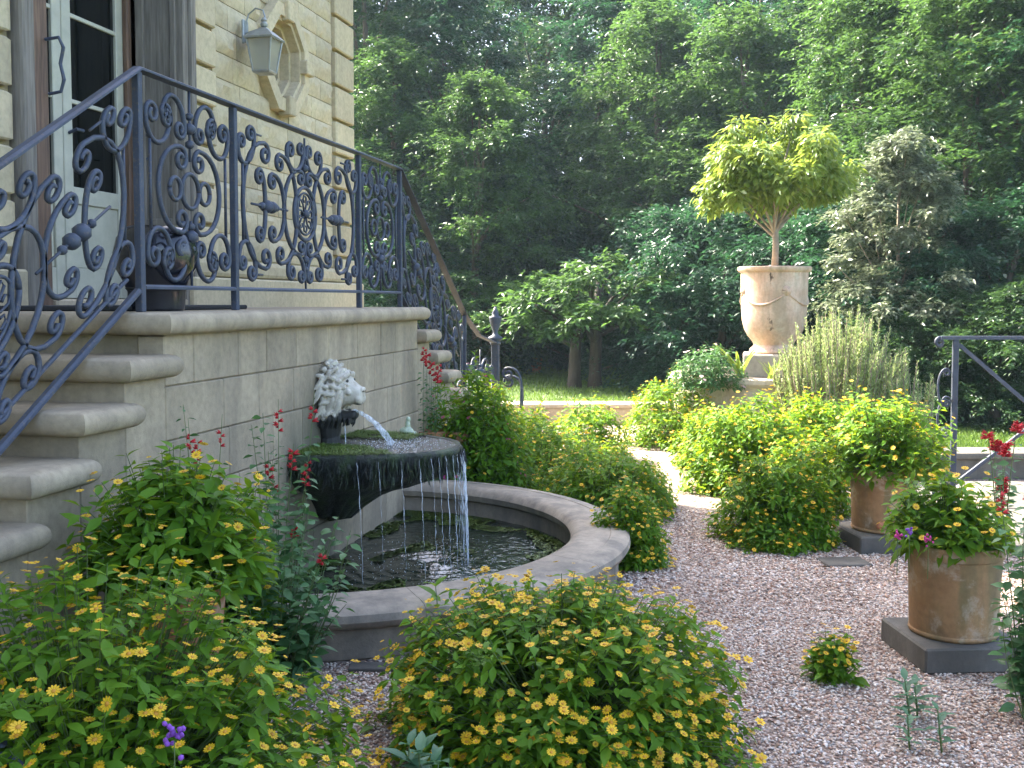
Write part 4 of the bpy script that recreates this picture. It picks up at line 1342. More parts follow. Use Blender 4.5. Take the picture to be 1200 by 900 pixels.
def set_basis(o, p, R, s):
    m = Matrix(((R[0][0], R[0][1], R[0][2]), (R[1][0], R[1][1], R[1][2]), (R[2][0], R[2][1], R[2][2]))).to_4x4()
    s = (s, s, s) if not hasattr(s, '__len__') else s
    o.matrix_basis = Matrix.Translation(Vector(p)) @ m @ Matrix.Diagonal((*s, 1))

def dome_tips(n, rx, ry, h, rs, inner=.8, bump_=.24, zmin=.0, lean=(0, 0)):
    """tips on an uneven dome: positions, outward directions"""
    u = rs.random(n); ph = rs.random(n) * 2 * PI
    ct = zmin + (1 - zmin) * u ** 1.15
    st = np.sqrt(np.maximum(0, 1 - ct ** 2))
    N_ = np.stack([st * np.cos(ph), st * np.sin(ph), ct], 1)
    sd = rs.random() * 50
    w = np.array([noise.noise(Vector((q[0] * 2.4 + sd, q[1] * 2.4, q[2] * 2.4))) + .6 * noise.noise(Vector((q[0] * 6 + sd, q[1] * 6, q[2] * 6 + 9))) for q in N_])
    rad = (inner + (1 - inner) * rs.random(n) ** .6) * (1 + bump_ * w)
    P = N_ * rad[:, None] * np.array([rx, ry, h])
    P[:, 0] += lean[0] * P[:, 2]; P[:, 1] += lean[1] * P[:, 2]
    D = N_ / np.array([rx, ry, h]); D /= np.linalg.norm(D, axis=1, keepdims=True)
    return P, D

def bush(name, label, cat, loc, rx, ry, h, n_tips, leaf=.06, fl_r=.013, fl_prob=.5, mat='leaf', tk='ovate', group=None, single=True, n_single=300, seed=1, pairs=3,
         extra=None, up=.5, petals=None, stem_r=.0018, rz=0., lean=(0, 0), inner=.72, spread=.9, zmin=0., fill=.5, flmesh=None, root_z=0.0):
    rs = np.random.default_rng(seed)
    t = thing(name, label, cat, loc, group, rz)
    P, D = dome_tips(n_tips, rx, ry, h, rs, inner, lean=lean, zmin=zmin)
    P2, D2 = dome_tips(int(n_tips * fill), rx * .72, ry * .72, h * .74, rs, .6, lean=lean, zmin=zmin)
    nt_ = len(P)
    Pa = np.concatenate([P, P2]); Da = np.concatenate([D, D2])
    Sd = Da * (1 - up) + np.array([0, 0, up]); Sd += rs.normal(0, .18, Sd.shape); Sd /= np.linalg.norm(Sd, axis=1, keepdims=True)
    LP, LD, LS, LO = [], [], [], []
    base = rs.random(len(Pa)) * PI
    ref = np.where(np.abs(Sd[:, 2:3]) < .95, np.array([[0, 0, 1.]]), np.array([[1., 0, 0]]))
    A = np.cross(Sd, ref); A /= np.linalg.norm(A, axis=1, keepdims=True); B = np.cross(Sd, A)
    for k in range(pairs):
        for s in (0, PI):
            an = base + k * PI / 2 + s + rs.normal(0, .25, len(Pa))
            od = A * np.cos(an)[:, None] + B * np.sin(an)[:, None]
            d = od * spread + Sd * (.45 - .1 * k) + rs.normal(0, .13, Sd.shape)
            d[:, 2] -= .05 + .12 * k
            p = Pa - Sd * (leaf * (.12 + .42 * k)) + od * .003
            sc = leaf * (.62 + .24 * min(k, 2)) * rs.uniform(.7, 1.2, len(Pa))
            LP.append(p); LD.append(d); LS.append(sc); LO.append(np.arange(len(Pa)) < nt_)
    LP = np.concatenate(LP); LD = np.concatenate(LD); LS = np.concatenate(LS); LO = np.concatenate(LO)
    keep = LP[:, 2] > .004
    LP, LD, LS, LO = LP[keep], LD[keep], LS[keep], LO[keep]
    Fm = frames(LD, rs.normal(0, .35, len(LP)))
    tpl = TPL[tk]
    S3 = np.stack([LS, LS * rs.uniform(.85, 1.15, len(LS)), LS], 1)
    if single:
        cz, sz = math.cos(rz), math.sin(rz)
        Wp = np.stack([LP[:, 0] * cz - LP[:, 1] * sz, LP[:, 0] * sz + LP[:, 1] * cz, LP[:, 2]], 1) + np.array(loc)
        dist = np.linalg.norm(Wp - EYEV, axis=1) + np.where(LO, 0, 5)
        # those on the side toward the camera and the top show largest
        toc = EYEV - np.array(loc) - np.array([0, 0, h * .4]); toc /= np.linalg.norm(toc)
        front = (Wp - np.array(loc)) @ toc
        order = np.argsort(dist * .6 - front * 1.5)
        si = order[:n_single]
        lm = leaf_mesh(tk, mat)
        for i in si:
            o = bpy.data.objects.new('leaf', lm); link(o, t); set_basis(o, LP[i], Fm[i], S3[i])
        rest = order[n_single:]
    else:
        rest = np.arange(len(LP))
    if len(rest):
        o = link(bpy.data.objects.new('foliage', scatter('foliage', tpl, LP[rest], Fm[rest], S3[rest], M[mat])), t); o['kind'] = 'stuff'
    # stems
    mb = MB()
    for i in range(0, len(Pa), 1 if single else 3):
        p = Vector(Pa[i]); b0 = Vector((p.x * .18, p.y * .18, root_z))
        mid = b0.lerp(p, .55) + Vector((0, 0, .06 * h)) - Vector(Sd[i]) * .02
        mb.tube([b0, mid, p], [stem_r * 1.6, stem_r * 1.2, stem_r * .8], 3, cap=False)
    o = mb.build('stems', M['stem'], t, True); o['kind'] = 'stuff'
    # flowers
    pick = np.where(rs.random(nt_) < fl_prob)[0]
    if len(pick):
        fp = P[pick] + Sd[:nt_][pick] * leaf * .5 + rs.normal(0, .006, (len(pick), 3))
        fd = Sd[:nt_][pick] * .6 + np.array([0, -.05, .55]) + rs.normal(0, .28, (len(pick), 3)); fd /= np.linalg.norm(fd, axis=1, keepdims=True)
        fs_ = fl_r * np.where(rs.random(len(pick)) < .25, rs.uniform(.4, .7, len(pick)), rs.uniform(.75, 1.2, len(pick)))
        Ff = frames(fd, rs.random(len(pick)) * 6, (.3, 1, .1))
        if single:
            w = np.array([(np.array(q) + np.array(loc) - EYEV) for q in fp]); od = np.argsort(np.linalg.norm(w, axis=1))
            for i in od[:300]:
                o = bpy.data.objects.new('flower', flmesh or FL_YELLOW); link(o, t); set_basis(o, fp[i], Ff[i], fs_[i])
            od = od[300:]
        else: od = np.arange(len(pick))
        if len(od):
            o = link(bpy.data.objects.new('flowers', scatter_flowers('flowers', DAISY_LOW, fp[od], Ff[od], fs_[od], petals or [M['petal_yellow'], M['petal_orange']])), t); o['kind'] = 'stuff'
    return t

def G(px, py, z=0.): return on_z(px, py, z)

# --- the two big mounds in front
a = G(655, 872)
bush('yellow_daisy_bush', 'big rounded bush of yellow daisies spreading on gravel in front of the basin rim', 'bush', (a.x, a.y, 0), .63, .55, .59, 1300, .058, .0160, .88, seed=21, group=None)
a = at_d(110, 950, 2.85); a.z = 0
bush('yellow_daisy_bush', 'broad yellow daisy bush with one purple bloom under the stone steps', 'bush', (a.x, a.y, 0), .78, .62, .76, 1200, .060, .0160, .85, seed=22, zmin=.12)

# --- terracotta pot with leafy plant beside the steps
def pot_ring(root, prof, mat, n=48, name='body'):
    return MB().lathe(prof, n).build(name, M[mat], root, 'auto')
a = at_d(205, 676, 3.62)
zp = a.z
tp = thing('terracotta_pot', 'wide red terracotta bowl pot between the steps and the salvia', 'pot', (a.x, a.y, 0))
pot_ring(tp, [(.11, 0), (.12, .02), (.17, zp - .06), (.175, zp - .05), (.19, zp - .04), (.195, zp - .01), (.185, zp), (.165, zp - .005), (.155, zp - .04), (.02, zp - .045)], 'terracotta_red')
MB().lathe([(.154, zp - .038), (.05, zp - .03), (.01, zp - .028)], 24).build('soil', M['soil'], tp)
bush('daisy_plant', 'tall leafy plant with few yellow daisies in the red bowl pot', 'plant', (a.x, a.y, zp - .03), .38, .32, .50, 235, .086, .0155, .30, seed=31, pairs=3, up=.5, inner=.6, zmin=.16, fill=.6)
bq = at_d(262, 605, 3.95)
bush('daisy_plant', 'taller yellow daisy plant leaning on the landing wall behind the bowl pot', 'plant', (bq.x, bq.y, 0), .26, .22, .80, 170, .055, .012, .22, seed=32, pairs=4, up=.7, inner=.5, zmin=.3, fill=.6, tk='ovate')

# --- red salvias
def spike_flower_mesh():
    mb = MB()
    for k in range(5):
        a = 2 * PI * k / 5
        mb.tube([(0, 0, 0), (.5, .16 * math.cos(a), .16 * math.sin(a)), (1, .42 * math.cos(a), .42 * math.sin(a))], [.10, .16, .03], 4)
    return mb.mesh('flower', M['petal_red'], True)
SALV = spike_flower_mesh()
def salvia(label, loc, n_stem, hgt, rad, leaf, seed, spikes=.4, mat='leaf_salvia', name='salvia', single=True, lean=(0, 0), fl=.02, n_single=260, hmin=.45):
    rs = np.random.default_rng(seed)
    t = thing(name, label, 'plant', loc)
    LP, LD, LS = [], [], []
    mb = MB(); fl_list = []
    for s in range(n_stem):
        a = rs.random() * 2 * PI; r = rad * math.sqrt(rs.random())
        H = hgt * rs.uniform(hmin, 1.0)
        tip = np.array([r * math.cos(a) * 1.25 + lean[0] * H, r * math.sin(a) * 1.25 + lean[1] * H, H])
        b0 = np.array([r * .3 * math.cos(a), r * .3 * math.sin(a), 0])
        mid = (b0 + tip) / 2 + np.array([0, 0, .08 * H]) + rs.normal(0, .02, 3)
        curve = lambda q: (1 - q) ** 2 * b0 + 2 * q * (1 - q) * mid + q * q * tip
        mb.tube([curve(q) for q in np.linspace(0, 1, 6)], [.003, .0028, .0025, .002, .0016, .001], 4, cap=False)
        nl = int(H / .045); spike = rs.random() < spikes
        top = .80 if spike else 1.0
        for k in range(nl):
            q = .12 + (top - .12) * (k + .5) / nl
            p = curve(q)
            for sg in (0, PI):
                an = a + k * PI / 2 + sg + rs.normal(0, .3)
                d = np.array([math.cos(an), math.sin(an), rs.uniform(-.35, .35)])
                LP.append(p + d * .012); LD.append(d); LS.append(leaf * rs.uniform(.6, 1.15) * (1.1 - .45 * q))
        if spike:
            for k in range(int(rs.integers(5, 11))):
                q = .86 + .14 * k / 10
                an = k * 2.1 + rs.random()
                fl_list.append((curve(min(1, q)) , np.array([math.cos(an), math.sin(an), .25]), fl * rs.uniform(.7, 1.15)))
    LP, LD, LS = np.array(LP), np.array(LD), np.array(LS)
    Fm = frames(LD, rs.normal(0, .4, len(LP))); S3 = np.stack([LS, LS * 1.25, LS], 1)
    W = LP + np.array(loc); od = np.argsort(np.linalg.norm(W - EYEV, axis=1))
    ns = n_single if single else 0
    lm = leaf_mesh('ovate', mat)
    for i in od[:ns]:
        o = bpy.data.objects.new('leaf', lm); link(o, t); set_basis(o, LP[i], Fm[i], S3[i])
    if len(od) > ns:
        o = link(bpy.data.objects.new('foliage', scatter('foliage', LEAF_OVATE, LP[od[ns:]], Fm[od[ns:]], S3[od[ns:]], M[mat])), t); o['kind'] = 'stuff'
    mb.build('stems', M['stem'], t, True)['kind'] = 'stuff'
    for p, d, s in fl_list[:300]:
        o = bpy.data.objects.new('flower', SALV); link(o, t); set_basis(o, p, frames(d[None])[0], s)
    return t
a = at_d(326, 760, 4.02); a.z = 0
salvia('bushy salvia with dark leaves hanging over the near end of the basin rim', (a.x, a.y, 0), 54, .74, .24, .074, 41, .08)
a = at_d(322, 700, 4.55); a.z = 0
salvia('tall thin salvia with red flower spikes against the landing wall', (a.x, a.y, 0), 11, 1.12, .17, .068, 42, .4, fl=.024)
a = at_d(240, 690, 4.15); a.z = 0
salvia('slender salvia with a single red spike behind the bowl pot', (a.x, a.y, 0), 4, 1.12, .07, .05, 43, .8, hmin=.85)
a = G(1190, 845)
salvia('upright green salvia with small red blooms in front of the near slab', (a.x + .06, a.y, 0), 26, .86, .14, .068, 44, .30)
a = at_d(1172, 690, 4.55); a.z = .45
salvia('red salvia spikes rising from the near clay pot', (a.x, a.y, .40), 8, .66, .10, .05, 45, .8, fl=.03)
# upright weeds and seedlings
a = G(518, 768)
def seedling(label, loc, hgt, leaf, mat, seed, n=1, name='seedling', pairs=6):
    rs = np.random.default_rng(seed)
    t = thing(name, label, 'plant', loc)
    mb = MB(); lm = leaf_mesh('lance', mat)
    for s in range(n):
        b0 = Vector((rs.normal(0, .03), rs.normal(0, .03), 0)) if n > 1 else Vector((0, 0, 0))
        H = hgt * rs.uniform(.6, 1) if n > 1 else hgt
        tip = b0 + Vector((rs.normal(0, .12) * H, rs.normal(0, .12) * H, H))
        mb.tube([b0, b0.lerp(tip, .5), tip], [.004, .0035, .002], 5)
        for k in range(pairs):
            q = .25 + .75 * k / (pairs - 1)
            p = b0.lerp(tip, q)
            for sg in (0, PI):
                an = k * PI / 2 + sg + rs.normal(0, .3)
                d = np.array([[math.cos(an), math.sin(an), .25 + .55 * q]])
                sc = leaf * (1.1 - .5 * abs(q - .55)) * rs.uniform(.8, 1.15)
                o = bpy.data.objects.new('leaf', lm); link(o, t); set_basis(o, p, frames(d)[0], (sc, sc * 1.3, sc))
    mb.build('stem', M['stem'], t, True)
    return t
seedling('broad leaved seedling growing against the outside of the basin', (a.x, a.y, 0), .30, .11, 'leaf', 51)
a = at_d(500, 930, 2.85); a.z = 0
seedling('pale blue-green seedling at the foot of the big daisy bush', (a.x, a.y, 0), .32, .085, 'leaf_blue', 52, 5)
a = G(1073, 838)
seedling('small green weed in the gravel below the corner of the near slab', (a.x, a.y, 0), .17, .07, 'leaf_blue', 53, 2)
a = G(1104, 884)
seedling('thin weed in open gravel nearest the salvia', (a.x, a.y, 0), .15, .06, 'leaf_blue', 54)
a = G(1066, 880)
seedling('tiny weed in open gravel beside the thin weed', (a.x, a.y, 0), .12, .055, 'leaf_blue', 58)
a = G(1047, 752)
seedling('tiny sprout at the left side of the near slab', (a.x, a.y, 0), .09, .05, 'leaf', 55)
a = G(974, 798)
bush('daisy_seedling', 'small lone yellow daisy plant standing in the open gravel', 'plant', (a.x, a.y, 0), .10, .085, .20, 60, .058, .013, 1.0, seed=56, pairs=3, inner=.7, zmin=.25, up=.7)
# purple bloom poking out of the left bush and few others
a = at_d(204, 858, 2.27)
def puff(label, p, mat, n=14, r=.014, seed=1):
    rs = random.Random(seed)
    t = thing('blossom', label, 'flower', p)
    me = MB().lathe([(.2, -.6), (.8, -.3), (1, .1), (.6, .6), (.1, .8)], 6).mesh('petal', M[mat], True)
    for k in range(n):
        q = Vector((rs.gauss(0, 1), rs.gauss(0, .7), rs.gauss(0, 1.1))) * r * .6
        inst('petal', me, t, q, (rs.random() * 3, rs.random() * 3, 0), (r * .36,) * 3)
    MB().tube([(0, 0, -r), (0, 0, -.16)], .0016, 4).build('stalk', M['stem'], t)
    return t
puff('purple blossom standing out of the broad yellow daisy bush', a, 'petal_purple', 18, .02, 3)

# --- pots on slabs at the right
def clay_pot(label, px, py, slab_label, width_px, rim_py, base_py, seed, slab_py, plug=False):
    """px, py: pixel of the middle of the pot's base front on the slab"""
    slabh = .105
    c = on_z(px, py, slabh)
    d = depth(c)
    r = width_px / F * d / 2
    c = c + Vector((V_F.x, V_F.y, 0)).normalized() * r * .93
    d = depth(c)
    H = (base_py - rim_py) / F * d * 1.02
    s = MB().bbox((-r * 1.13, -r * 1.13, 0), (r * 1.13, r * 1.13, slabh - .001), .008).build('stone_slab', M['slate'])
    s.location = (c.x, c.y, .004); s.rotation_euler.z = YAW * .75 + .12
    tag(s, slab_label, 'slab')
    t = thing('clay_pot', label, 'pot', (c.x, c.y, slabh + .004))
    def wob(a, z): return 1 + .006 * math.sin(3 * a + z * 6)
    MB().lathe([(r * .88, 0), (r * .91, .012), (r * .90, .025), (r * .905, .03), (r * .935, H * .55), (r * .965, H - .055), (r * 1.0, H - .05), (r * 1.015, H - .03), (r * 1.0, H - .006), (r * .97, H), (r * .92, H - .004), (r * .90, H - .05), (r * .3, H - .055), (.01, H - .055)], 56, wob=wob).build('body', M['terracotta'], t, 'auto')
    MB().lathe([(r * .905, .0), (r * .925, .008), (r * .915, .02)], 56, (0, 0, .002)).build('foot_band', M['terracotta'], t, True)
    MB().lathe([(r * .895, H - .045), (r * .4, H - .03), (.01, H - .028)], 32).build('soil', M['soil'], t)
    if plug:
        a_ = math.atan2(-c.y, -c.x) - .05
        q = Vector((math.cos(a_), math.sin(a_), 0))
        MB().tube([q * r * .86 + Vector((0, 0, .055)), q * r * .98 + Vector((0, 0, .055)), q * r * .99 + Vector((0, 0, .055))], [.024, .022, .012], 12).build('drain_bung', M['terracotta_red'], t, True)
    return c, r, slabh + H
c1, r1, z1 = clay_pot('weathered round clay pot with a rolled rim on the near slab', 1138, 757, 'dark grey slab under the near clay pot with red salvia', 114, 651, 757, 1, 790)
c2, r2, z2 = clay_pot('weathered clay pot with a drain bung on the far slab', 1046, 628, 'dark grey slab under the clay pot with the drain bung', 79, 556, 628, 2, 643, True)
bush('daisy_plant', 'leafy yellow daisy plant with magenta blooms in the near clay pot', 'plant', (c1.x - .03, c1.y, z1 - .06), .30, .27, .36, 165, .072, .0150, .45, seed=61, pairs=3, inner=.6, zmin=.3)
bush('daisy_plant', 'large sunlit yellow daisy plant in the clay pot with the drain bung', 'plant', (c2.x, c2.y, z2 - .06), .42, .36, .54, 380, .06, .0155, .5, seed=62, pairs=3, inner=.6, zmin=.12, n_single=200)
for k, (px, py, m_) in enumerate(((1052, 627, 'petal_pink'), (1066, 624, 'petal_purple'), (1088, 632, 'petal_pink'))):
    puff(('magenta blossom at the outer tip', 'violet blossom next to the magenta tip', 'magenta blossom low among leaves')[k] + ' of the near clay pot plant', at_d(px, py, depth(c1) - .22), m_, 14, .016, 10 + k)

# --- flower beds further back
def beds(specs):
    for (lab, px, py, wpx, hpx, dep, n, lf, fr, pr, sd, mt) in specs:
        g_ = G(px, py); d = depth(g_)
        rx = wpx / 2 / F * d * 1.1; ry = rx * dep; hh = hpx / F * d
        c = g_ + Vector((V_F.x, V_F.y, 0)).normalized() * ry * .9
        bush('yellow_daisy_bush', lab, 'bush', (c.x, c.y, 0), rx, ry, hh, n, lf, fr, pr, mt, 'low', None, False, 0, sd, 3, inner=.75, fill=.6)
beds([
    ('yellow daisy bush hugging the outer curve of the basin rim', 742, 672, 96, 96, .9, 420, .055, .0125, .55, 71, 'leaf'),
    ('low yellow daisy bush in the bed behind the basin beside the path', 712, 618, 170, 92, .9, 640, .058, .013, .5, 72, 'leaf'),
    ('yellow daisy bush in the bed between the bowl and the path', 640, 588, 190, 92, 1.0, 680, .06, .0135, .5, 73, 'leaf'),
    ('yellow daisy bush just behind the dripping bowl', 565, 572, 140, 118, .9, 620, .062, .014, .45, 74, 'leaf'),
    ('sunlit yellow daisy bush on the left of the gravel gap near the wall', 695, 545, 100, 78, .9, 300, .07, .016, .35, 75, 'leaf'),
    ('rounded sunlit daisy bush left of the urn planter', 803, 530, 132, 94, .9, 560, .07, .0155, .42, 76, 'leaf'),
    ('tall sunlit daisy bush in front of the urn planter', 890, 588, 160, 122, .8, 760, .068, .015, .5, 77, 'leaf'),
    ('shaded daisy bush beside the slab of the pot with the bung', 922, 648, 150, 112, .7, 640, .06, .014, .38, 78, 'leaf'),
    ('sunlit daisy bush under the rosemary', 975, 572, 150, 118, .7, 640, .066, .015, .5, 79, 'leaf'),
    ('leafy daisy bush filling the gap between the tall bush and the far slab', 955, 612, 120, 100, .8, 480, .062, .0145, .45, 82, 'leaf'),
    ('daisy bush between the rounded bush and the tall one', 848, 555, 110, 84, .8, 420, .066, .0145, .45, 83, 'leaf'),
    ('daisy bush at the path edge across from the rounded bush', 752, 602, 84, 60, .9, 320, .056, .013, .5, 84, 'leaf'),
    ('daisy bush in the bed at the foot of the pink zinnias', 600, 556, 130, 84, .8, 420, .062, .014, .45, 85, 'leaf'),
    ('low trailing daisy clump at the gravel edge by the far slab', 915, 652, 100, 44, .7, 240, .052, .0125, .3, 80, 'leaf'),
    ('bright daisy bush between the urn planter and the handrail', 1062, 565, 110, 88, .8, 400, .066, .015, .45, 81, 'leaf'),
])
# pink and mixed flowers by the far steps
c = at_d(550, 500, 7.9); c.z = 0
PINK_MATS = [M['petal_pink'], M['petal_orange']]
bush('zinnia_bush', 'mixed pink and yellow flowered bush at the foot of the far steps', 'bush', (c.x, c.y, 0), .46, .36, 1.02, 520, .07, .017, .14, 'leaf', 'low', None, False, 0, 91, 3, petals=PINK_MATS, inner=.6)
bush('zinnia_bush', 'yellow flowered bush mingled with the pink zinnias beside the far steps', 'bush', (c.x + .12, c.y - .1, 0), .46, .30, .92, 420, .07, .015, .2, 'leaf', 'low', None, False, 0, 92, 3, inner=.6)
c = at_d(487, 470, 7.5); c.z = 0
salvia('slim coral salvia climbing against the far end of the landing wall', (WALL_X + .12, c.y, 0), 5, 1.22, .07, .05, 93, 1.0, single=False, fl=.028, hmin=.75)
# small pots by the wall
c = at_d(505, 503, 7.75); c.z = 0
for k, (dx, dy, rr, hh, lb) in enumerate(((0, 0, .11, .55, 'small terracotta pot beside the far end of the bowl'), (.16, .1, .10, .54, 'small terracotta pot half hidden by pink flowers'))):
    t = thing('terracotta_pot', lb, 'pot', (c.x + dx, c.y + dy, 0))
    MB().lathe([(rr * .65, 0), (rr * .7, .02), (rr * .92, hh - .05), (rr, hh - .045), (rr, hh), (rr * .85, hh), (rr * .8, hh - .04), (.01, hh - .05)], 28).build('body', M['terracotta_red'], t, 'auto')
    MB().lathe([(rr * .8, hh - .035), (.01, hh - .03)], 20).build('soil', M['soil'], t)
c = at_d(503, 497, 6.5)
t = thing('stone_frog', 'small pale green glazed garden ornament on the rim of the bowl', 'ornament', (WALL_X + .33, YC + .45, BZ + .0))
mb = MB(); ellip(mb, (0, 0, .03), (.06, .045, .035)); ellip(mb, (.01, 0, .075), (.022, .024, .05)); ellip(mb, (.015, 0, .125), (.02, .02, .022)); ellip(mb, (.05, .02, .015), (.03, .015, .015)); ellip(mb, (.05, -.02, .015), (.03, .015, .015))
M['glaze'] = simple('pale_glaze', (.33, .38, .26), .3, nscale=30, var=.3)
remeshed(mb, 'body', M['glaze'], t, .006, 2)
t.scale = (.75, .75, .75)
# slate tile at the foot of the basin, slab in the gravel
c = G(444, 786)
o = MB().bbox((-.12, -.035, 0), (.12, .045, .018), .004).build('slate_tile', M['slate']); o.location = (c.x, c.y, .004); o.rotation_euler.z = YAW
tag(o, 'dark slate tile lying in gravel at the foot of the basin', 'tile')
c = G(982, 660)
o = MB().bbox((-.10, -.11, 0), (.16, .08, .014), .004).build('stepping_stone', M['slate']); o.location = (c.x, c.y, .003); o.rotation_euler.z = .3
tag(o, 'flat grey stone sunk in the gravel near the far slab', 'stone')
# leaf litter
n = 190
P = np.stack([RNG.uniform(-.9, 1.6, n), RNG.uniform(2.8, 6.2, n), np.full(n, .016)], 1)
P = P[(P[:, 0] - WALL_X) ** 2 + (P[:, 1] - YC) ** 2 > (BR + .1) ** 2]
M['litter'] = leaf_mat('dead_leaf', (.05, .03, .02), (.10, .06, .035), (.16, .10, .06), (.1, .06, .03), .1)
a_ = RNG.random(len(P)) * 6.3
o = link(bpy.data.objects.new('leaf_litter', scatter('leaf_litter', LEAF_OVATE, P, frames(np.stack([np.cos(a_), np.sin(a_), RNG.normal(0, .1, len(P))], 1), RNG.normal(0, .4, len(P))), RNG.uniform(.012, .045, len(P)), M['litter'])))
tag(o, 'scattered brown dead leaves on the gravel', None, None, 'stuff')

# ================================================================== URN, PLANTER, TOPIARY
UD = 11.5
uc = at_d(906, 440, UD)
uc.z = 0
pz = CAM_H - (444 - 352) / F * (UD - .9)
planter = thing('round_planter', 'curved limestone raised planter under the big urn', 'planter', uc)
PR = 1.06
for k in range(12):
    a0, a1 = 2 * PI * k / 12, 2 * PI * (k + 1) / 12
    ring_piece([(PR - .14, 0), (PR, 0), (PR, pz - .08), (PR - .14, pz - .08)], a0 + .002, a1 - .002, 6).build('stone_block', M['kerb'], planter)
    ring_piece([(PR - .16, pz - .079), (PR + .03, pz - .079), (PR + .045, pz - .05), (PR + .035, pz - .01), (PR, pz), (PR - .15, pz)], a0 + .002, a1 - .002, 6).build('coping_stone', M['kerb'], planter)
MB().lathe([(PR - .13, pz - .06), (.3, pz - .02), (.01, pz - .02)], 40).build('soil', M['soil'], planter)
uz = CAM_H - (414 - 352) / F * UD
MB().bbox((-.32, -.32, pz - .05), (.32, .32, uz), .02, 2).build('urn_base', M['kerb'], planter)
urn = thing('clay_urn', 'huge pale terracotta urn with swags on the curved planter', 'urn', (uc.x, uc.y, uz + .001))
UR = 85 / F * UD / 2; UH = (414 - 313) / F * UD
prof = [(.62, 0), (.66, .02), (.64, .05), (.56, .08), (.53, .10), (.58, .14), (.70, .20), (.80, .28), (.86, .38), (.885, .50), (.895, .62), (.90, .75), (.905, .90), (.91, .93), (.97, .945), (1.0, .965), (1.0, .99), (.97, 1.0), (.86, 1.0), (.82, .95), (.3, .94), (.01, .94)]
MB().lathe([(r * UR, z * UH) for r, z in prof], 64).build('body', M['urn'], urn, 'auto')
for k in range(4):      # draped swags in relief and a medallion between them
    pts = []
    for i in range(13):
        t = i / 12; a = PI / 2 * k + .35 + (PI / 2) * t
        pts.append((UR * .9 * math.cos(a), UR * .9 * math.sin(a), UH * (.70 - .14 * math.sin(PI * t))))
    MB().tube(pts, [.006 + .008 * math.sin(PI * i / 12) for i in range(13)], 8).build('swag', M['urn'], urn, True)
    a = PI / 2 * k + .35
    o = MB().lathe([(.055, 0), (.05, .012), (.03, .016), (.02, .028), (.005, .03)], 16).build('medallion', M['urn'], urn, True)
    o.location = (UR * .885 * math.cos(a), UR * .885 * math.sin(a), UH * .72); o.rotation_euler = (0, PI / 2, a)
# dark vertical stain on the front, as in the weathered clay
mu = M['urn']; nt = mu.node_tree; bs = nt.nodes['Principled BSDF']
old = bs.inputs['Base Color'].links[0].from_socket
tc = N(nt, 'ShaderNodeTexCoord'); sep = N(nt, 'ShaderNodeSeparateXYZ'); nt.links.new(tc.outputs['Object'], sep.inputs[0])
at2 = N(nt, 'ShaderNodeMath', operation='ARCTAN2'); nt.links.new(sep.outputs[1], at2.inputs[0]); nt.links.new(sep.outputs[0], at2.inputs[1])
aim = math.atan2(-uc.y, -uc.x) - .12
df = N(nt, 'ShaderNodeMath', operation='SUBTRACT'); nt.links.new(at2.outputs[0], df.inputs[0]); df.inputs[1].default_value = aim
ab = N(nt, 'ShaderNodeMath', operation='ABSOLUTE'); nt.links.new(df.outputs[0], ab.inputs[0])
ns = noise_t(nt, 7, 6, .7, vec=tc.outputs['Object'], stretch=(1, 1, .5))
sm = N(nt, 'ShaderNodeMath', operation='MULTIPLY_ADD'); nt.links.new(ns, sm.inputs[0]); sm.inputs[1].default_value = -1.1; nt.links.new(ab.outputs[0], sm.inputs[2])
mr = N(nt, 'ShaderNodeMapRange'); nt.links.new(sm.outputs[0], mr.inputs[0]); mr.inputs[1].default_value = -.575; mr.inputs[2].default_value = -.515; mr.inputs[3].default_value = .92; mr.inputs[4].default_value = 0
nt.links.new(mix(nt, mr.outputs[0], old, (.05, .03, .02)), bs.inputs['Base Color'])

def tree_limbs(mb, base, tips, r0, seed, sag=.1, h_fork=.4, r_tip=.012, n=7):
    rs = random.Random(seed)
    for tp_ in tips:
        tp_ = Vector(tp_)
        f = Vector((base.x, base.y, base.z + (tp_.z - base.z) * h_fork * rs.uniform(.8, 1.1)))
        mid = f.lerp(tp_, .5) + Vector((rs.uniform(-.1, .1), rs.uniform(-.1, .1), .12)) * (tp_ - f).length * .5
        mb.tube([f, f.lerp(mid, .5) , mid, tp_], [r0 * .55, r0 * .45, r0 * .32, r_tip], n, cap=False)

def crown_leaves(clusters, per, leaf, rs, tpl=LEAF_LOW, flat=.55, droop=.25, tilt=.45):
    """clusters: (center, radius) -> leaf positions, frames, scales"""
    P, D, S = [], [], []
    for c, r in clusters:
        k = max(6, int(per * rs.uniform(.7, 1.25)))
        q = rs.normal(0, 1, (k, 3)); q /= np.linalg.norm(q, axis=1, keepdims=True)
        q *= (rs.random(k) ** .45)[:, None] * r * np.array([1, 1, flat])
        P.append(q + np.array(c))
        d = q / r + rs.normal(0, .5, (k, 3)); d[:, 2] = d[:, 2] * .4 - droop
        D.append(d); S.append(leaf * rs.uniform(.6, 1.25, k))
    P, D, S = np.concatenate(P), np.concatenate(D), np.concatenate(S)
    return P, frames(D, rs.normal(0, tilt, len(P))), S

